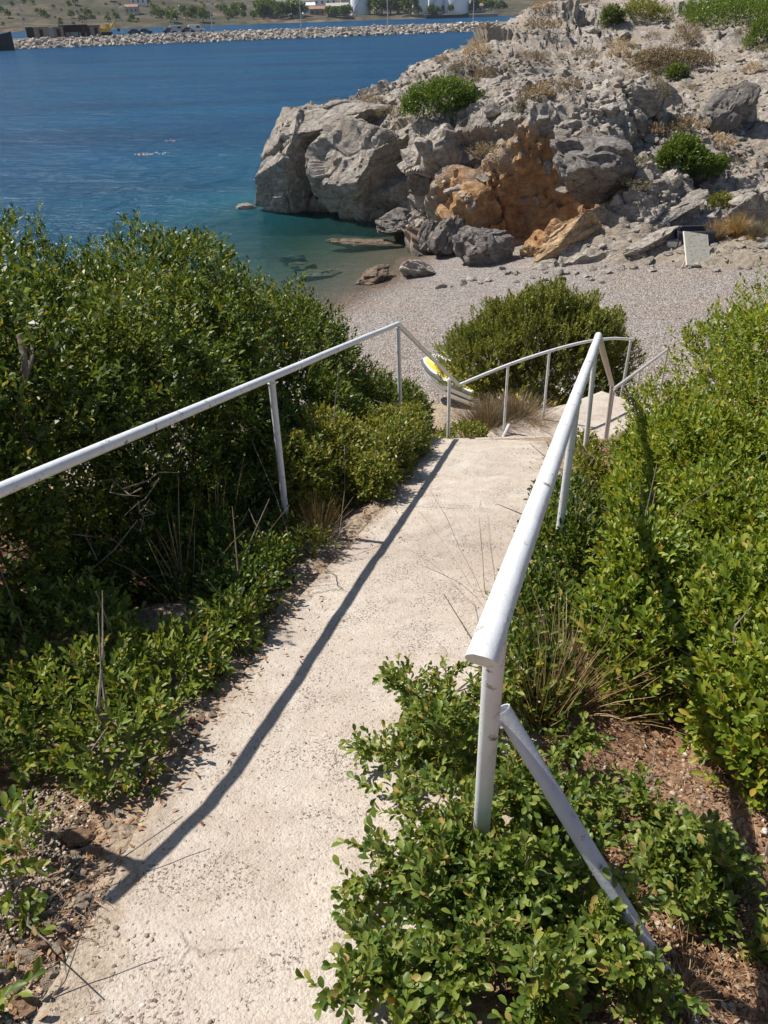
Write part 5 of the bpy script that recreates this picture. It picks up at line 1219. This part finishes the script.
# dark ship moored at the left end
q = atz(4, 50.5, 0); root = empty('ship', q, ang); tag(root, 'dark hull of a moored ship at the left frame edge', 'ship')
mb = MB(); mb.loft([[(x_, -w_, 3.6 + b_), (x_, -w_ * .9, 1.2), (x_, -w_ * .6, -.5), (x_, w_ * .6, -.5), (x_, w_ * .9, 1.2), (x_, w_, 3.6 + b_)] for x_, w_, b_ in ((-14, 2.0, 0), (-4, 2.2, 0), (0, 1.9, .15), (1.8, 1.1, .4), (2.8, .25, .7))]).build('hull', M['black_hull'], root)
mb = MB(); mb.box((-6, 0, 4.6), (5, 3, 2.2)); w_o = mb.build('wheelhouse', M['dark_metal'], root)
mb = MB(); mb.box((-6, -1.52, 4.9), (4, .05, .7)); mb.build('window', M['glass_dark'], w_o)
mb = MB(); mb.tube([(-2, 0, 3.4), (-2, 0, 6)], .12, 6); mb.build('mast', M['dark_metal'], root)

# ------------------------------------------------------------------ far shore
SA, SB = atz(60, 30.5, 0), atz(520, 15.5, 0)
def far_d(x, y):
    d = (SB - SA); d.normalize(); return (y - SA.y) - (x - SA.x) * d.y / d.x
def far_z(x, y):
    d = far_d(x, y) + 8 * fbm(np.column_stack([x * .03, y * .03, x * 0]), 3, 77); P = np.column_stack([x, y, x * 0])
    lefty = np.clip((-120 - x) / 120, 0, 1)
    hill = np.clip(d, 0, 900) * .012 + (6 + 20 * lefty) * np.clip(d / 200, 0, 1) * (.6 + .7 * fbm(P * .006, 4, 78))
    return np.where(d < 0, d * .2, np.minimum(d * .18, 1.5) + np.maximum(hill, 0) + 1.2 * fbm(P * .05, 3, 79) * np.clip(d / 30, 0, 1))
xs_ = np.linspace(-900, 900, 240); ys_ = np.concatenate([np.linspace(SA.y - 60, SA.y + 300, 120), np.linspace(SA.y + 305, SA.y + 1000, 70)])
g = grid_mesh('far_shore', xs_, ys_, far_z); tag(link('far_shore', g, M['far']), kind='structure')
def hill_z(x, y):
    P = np.column_stack([x, y, x * 0]); d = np.clip((y - 1500) / 1200, 0, 1)
    return d * (66 + 34 * fbm(P * .0012, 5, 80)) - 6
g = grid_mesh('hills', np.linspace(-3200, 3200, 160), np.linspace(1450, 3600, 80), hill_z); tag(link('hills', g, M['hills']), kind='structure')
def farspot(px, back):
    """spot on the far shore in photo column px, back metres from its waterline"""
    y_ = SA.y + 20
    for _ in range(30):
        dpx = (px - 384) / FPX; r_ = ray(px, 20); x_ = r_.x / r_.y * y_
        e = float(far_d(np.array([x_]), np.array([y_]))[0]) - back; y_ -= e * .8
    return Vector((x_, y_, float(far_z(np.array([x_]), np.array([y_]))[0])))
def far_tank(px, back, r_, h, label):
    q = farspot(px, back); root = empty('storage_tank', q - Vector((0, 0, .4))); tag(root, label, 'tank', 'white storage tanks on the far shore')
    mb = MB(); mb.tube([(0, 0, 0), (0, 0, h)], r_, 28); mb.build('tank_wall', M['tank'], root, True)
    mb = MB(); mb.loft([[(math.cos(a) * r_ * s, math.sin(a) * r_ * s, z_) for a in np.linspace(0, 6.283, 28, False)] for s, z_ in ((1.02, h - .1), (1.02, h + .15), (.6, h + 1.0), (.1, h + 1.3))]).build('roof', M['tank'], root, True)
    mb = MB(); mb.tube([(math.cos(a) * (r_ + .25), math.sin(a) * (r_ + .25), h * (.02 + .9 * t_)) for t_, a in zip(np.linspace(0, 1, 14), np.linspace(3.6, 5.6, 14))], .18, 5); mb.build('stair', M['galv'], root)
far_tank(361, 40, 6.5, 16, 'white storage tank farthest left among the tanks, beside the grey blocks'); far_tank(420, 26, 5.2, 16, 'narrow white storage tank standing between two clumps of trees'); far_tank(436, 30, 5.8, 17, 'white storage tank left of the widest one'); far_tank(456, 24, 8.0, 17, 'widest white storage tank on the far shore')
def far_house(px, back, size, mat, roof, label, nwin=3, z0=0):
    q = farspot(px, back); root = empty('house', q - Vector((0, 0, .6)), R(4)); tag(root, label, 'house')
    mb = MB(); mb.box((0, 0, size[2] / 2), size); mb.build('wall', M[mat], root)
    h = size[2]; mb = MB(); mb.loft([[(x_, -size[1] / 2 - .4, h), (x_, 0, h + size[1] * .22), (x_, size[1] / 2 + .4, h)] for x_ in (-size[0] / 2 - .4, size[0] / 2 + .4)]); mb.build('roof', M[roof], root)
    for i in range(nwin):
        mb = MB(); mb.box((-size[0] / 2 + size[0] * (i + .5) / nwin, -size[1] / 2 - .04, h * .55), (1.3, .08, 1.5)); mb.build('window', M['glass_dark'], root)
far_house(306, 70, (13, 8, 5), 'white_wall', 'white_wall', 'white house with a pale roof above the trees on the far shore', 4); far_house(134, 150, (9, 7, 5), 'grey_wall', 'tile_roof', 'small grey house on the far left hillside'); far_house(142, 190, (11, 8, 6), 'white_wall', 'grey_wall', 'white house uphill of the small grey one'); far_house(296, 26, (9, 5, 2.6), 'white_wall', 'white_wall', 'low white boathouse at the far waterline', 2)
far_house(338, 34, (14, 8, 6), 'grey_wall', 'grey_wall', 'grey building at the left of the white tanks', 4); far_house(350, 70, (12, 9, 10), 'grey_wall', 'grey_wall', 'tall grey building block behind the grey building', 4); far_house(494, 50, (12, 9, 9), 'white_wall', 'white_wall', 'pale building right of the widest tank', 3); far_house(474, 26, (10, 6, 4), 'grey_wall', 'tile_roof', 'low house with a terracotta roof right of the tanks', 3); far_house(318, 44, (10, 7, 4), 'brown_wall', 'tile_roof', 'brown house left of the grey building', 3)
far_house(404, 100, (16, 8, 5), 'white_wall', 'tile_roof', 'white house behind the trees in the middle of the far shore', 4)
far_house(392, 70, (18, 9, 9), 'white_wall', 'grey_wall', 'long pale industrial hall behind the lamp post on the far shore', 5); far_house(326, 90, (16, 9, 11), 'white_wall', 'white_wall', 'tall white industrial block between the houses and the tanks', 4); far_house(270, 60, (14, 8, 4), 'grey_wall', 'grey_wall', 'low grey warehouse left of the white house', 4); far_house(480, 60, (14, 9, 10), 'grey_wall', 'grey_wall', 'grey industrial block behind the terracotta house', 4)
# quay and a barge before the tanks
q = farspot(440, 2); mb = MB(); mb.box((0, 0, 0), (60, 6, 2.0)); o = mb.build('quay', M['rubble'], None, bevel=.1); o.location = (q.x + 6, q.y, .6); tag(o, 'low concrete quay in front of the white tanks', 'quay')
q = farspot(447, -9); root = empty('barge', (q.x, q.y, 0), R(3)); tag(root, 'long dark barge moored in front of the white tanks', 'barge')
mb = MB(); mb.loft([[(x_, -2.5, 1.7 + b_), (x_, -2, -.5), (x_, 2, -.5), (x_, 2.5, 1.7 + b_)] for x_, b_ in ((-13, .5), (-10, 0), (9, 0), (13, .8))]).build('hull', M['black_hull'], root)
mb = MB(); mb.box((-8, 0, 2.6), (4, 3, 2)); mb.build('cabin', M['dark_metal'], root)
# trees on the far shore
tp = []
for i in range(4):
    rng2 = np.random.default_rng(970 + i); root = empty('tree', (0, 0, 0))
    mb = MB(); mb.tube([(0, 0, 0), (.1, 0, 2.2), (0, .1, 3.5)], .28, 6, r1=.14); mb.build('trunk', M['bark'], root, True)
    P, nr = blob_points([(0, 0, 3.6, 2.4, 2.3, 2.2), (1.6, .3, 3.0, 1.5, 1.5, 1.5), (-1.5, 0, 2.8, 1.5, 1.4, 1.4)], 160, rng2, .5, -.6, .3, i, .6, ground=False)
    A = sprigs(P, nr + np.array([0, 0, .3]), 4, .8, 1.0, .7, rng2); link('crown', leaf_mesh('crown', *A, TPL_Q), M['leaf'], root); tp.append(root)
used = set(); rng = np.random.default_rng(23)
spots = [(rng.uniform(372, 412), rng.uniform(8, 60), rng.uniform(1.2, 2.1)) for _ in range(15)] + [(rng.uniform(326, 350), rng.uniform(8, 30), rng.uniform(.7, 1.3)) for _ in range(9)] + [(rng.uniform(262, 300), rng.uniform(12, 60), rng.uniform(.9, 1.7)) for _ in range(16)] + [(rng.uniform(155, 262), rng.uniform(6, 160), rng.uniform(.6, 1.2)) for _ in range(34)] + [(rng.uniform(0, 155), rng.uniform(30, 260), rng.uniform(.5, 1.0)) for _ in range(26)] + [(rng.uniform(462, 505), rng.uniform(8, 40), rng.uniform(.7, 1.2)) for _ in range(10)] + [(rng.uniform(408, 452), rng.uniform(10, 26), rng.uniform(.6, .9)) for _ in range(8)]
spots += [(rng.uniform(0, 262), rng.uniform(8, 420), rng.uniform(.22, .5)) for _ in range(110)]
for px, back, s in spots:
    q = farspot(px, back); k = int(rng.integers(4)); o = tp[k] if k not in used else copy_tree(tp[k]); used.add(k)
    o.location = q - Vector((0, 0, .3)); o.scale = (s, s, s); o.rotation_euler = (0, 0, rng.uniform(0, 6.28)); tag(o, 'dark green tree on the far shore among many alike', 'tree', 'trees on the far shore')

# ------------------------------------------------------------------ air
mb = MB(); mb.box((0, 1500, 46), (8200, 5400, 108)); hz = mb.build('haze', None); hz.data.materials.clear()
m, nt, out = new_mat('haze_air'); v = N(nt, 'ShaderNodeVolumePrincipled', {'Color': (.72, .84, 1, 1), 'Density': HAZE}); nt.links.new(v.outputs[0], out.inputs['Volume'])
hz.data.materials.append(m); tag(hz, kind='stuff')
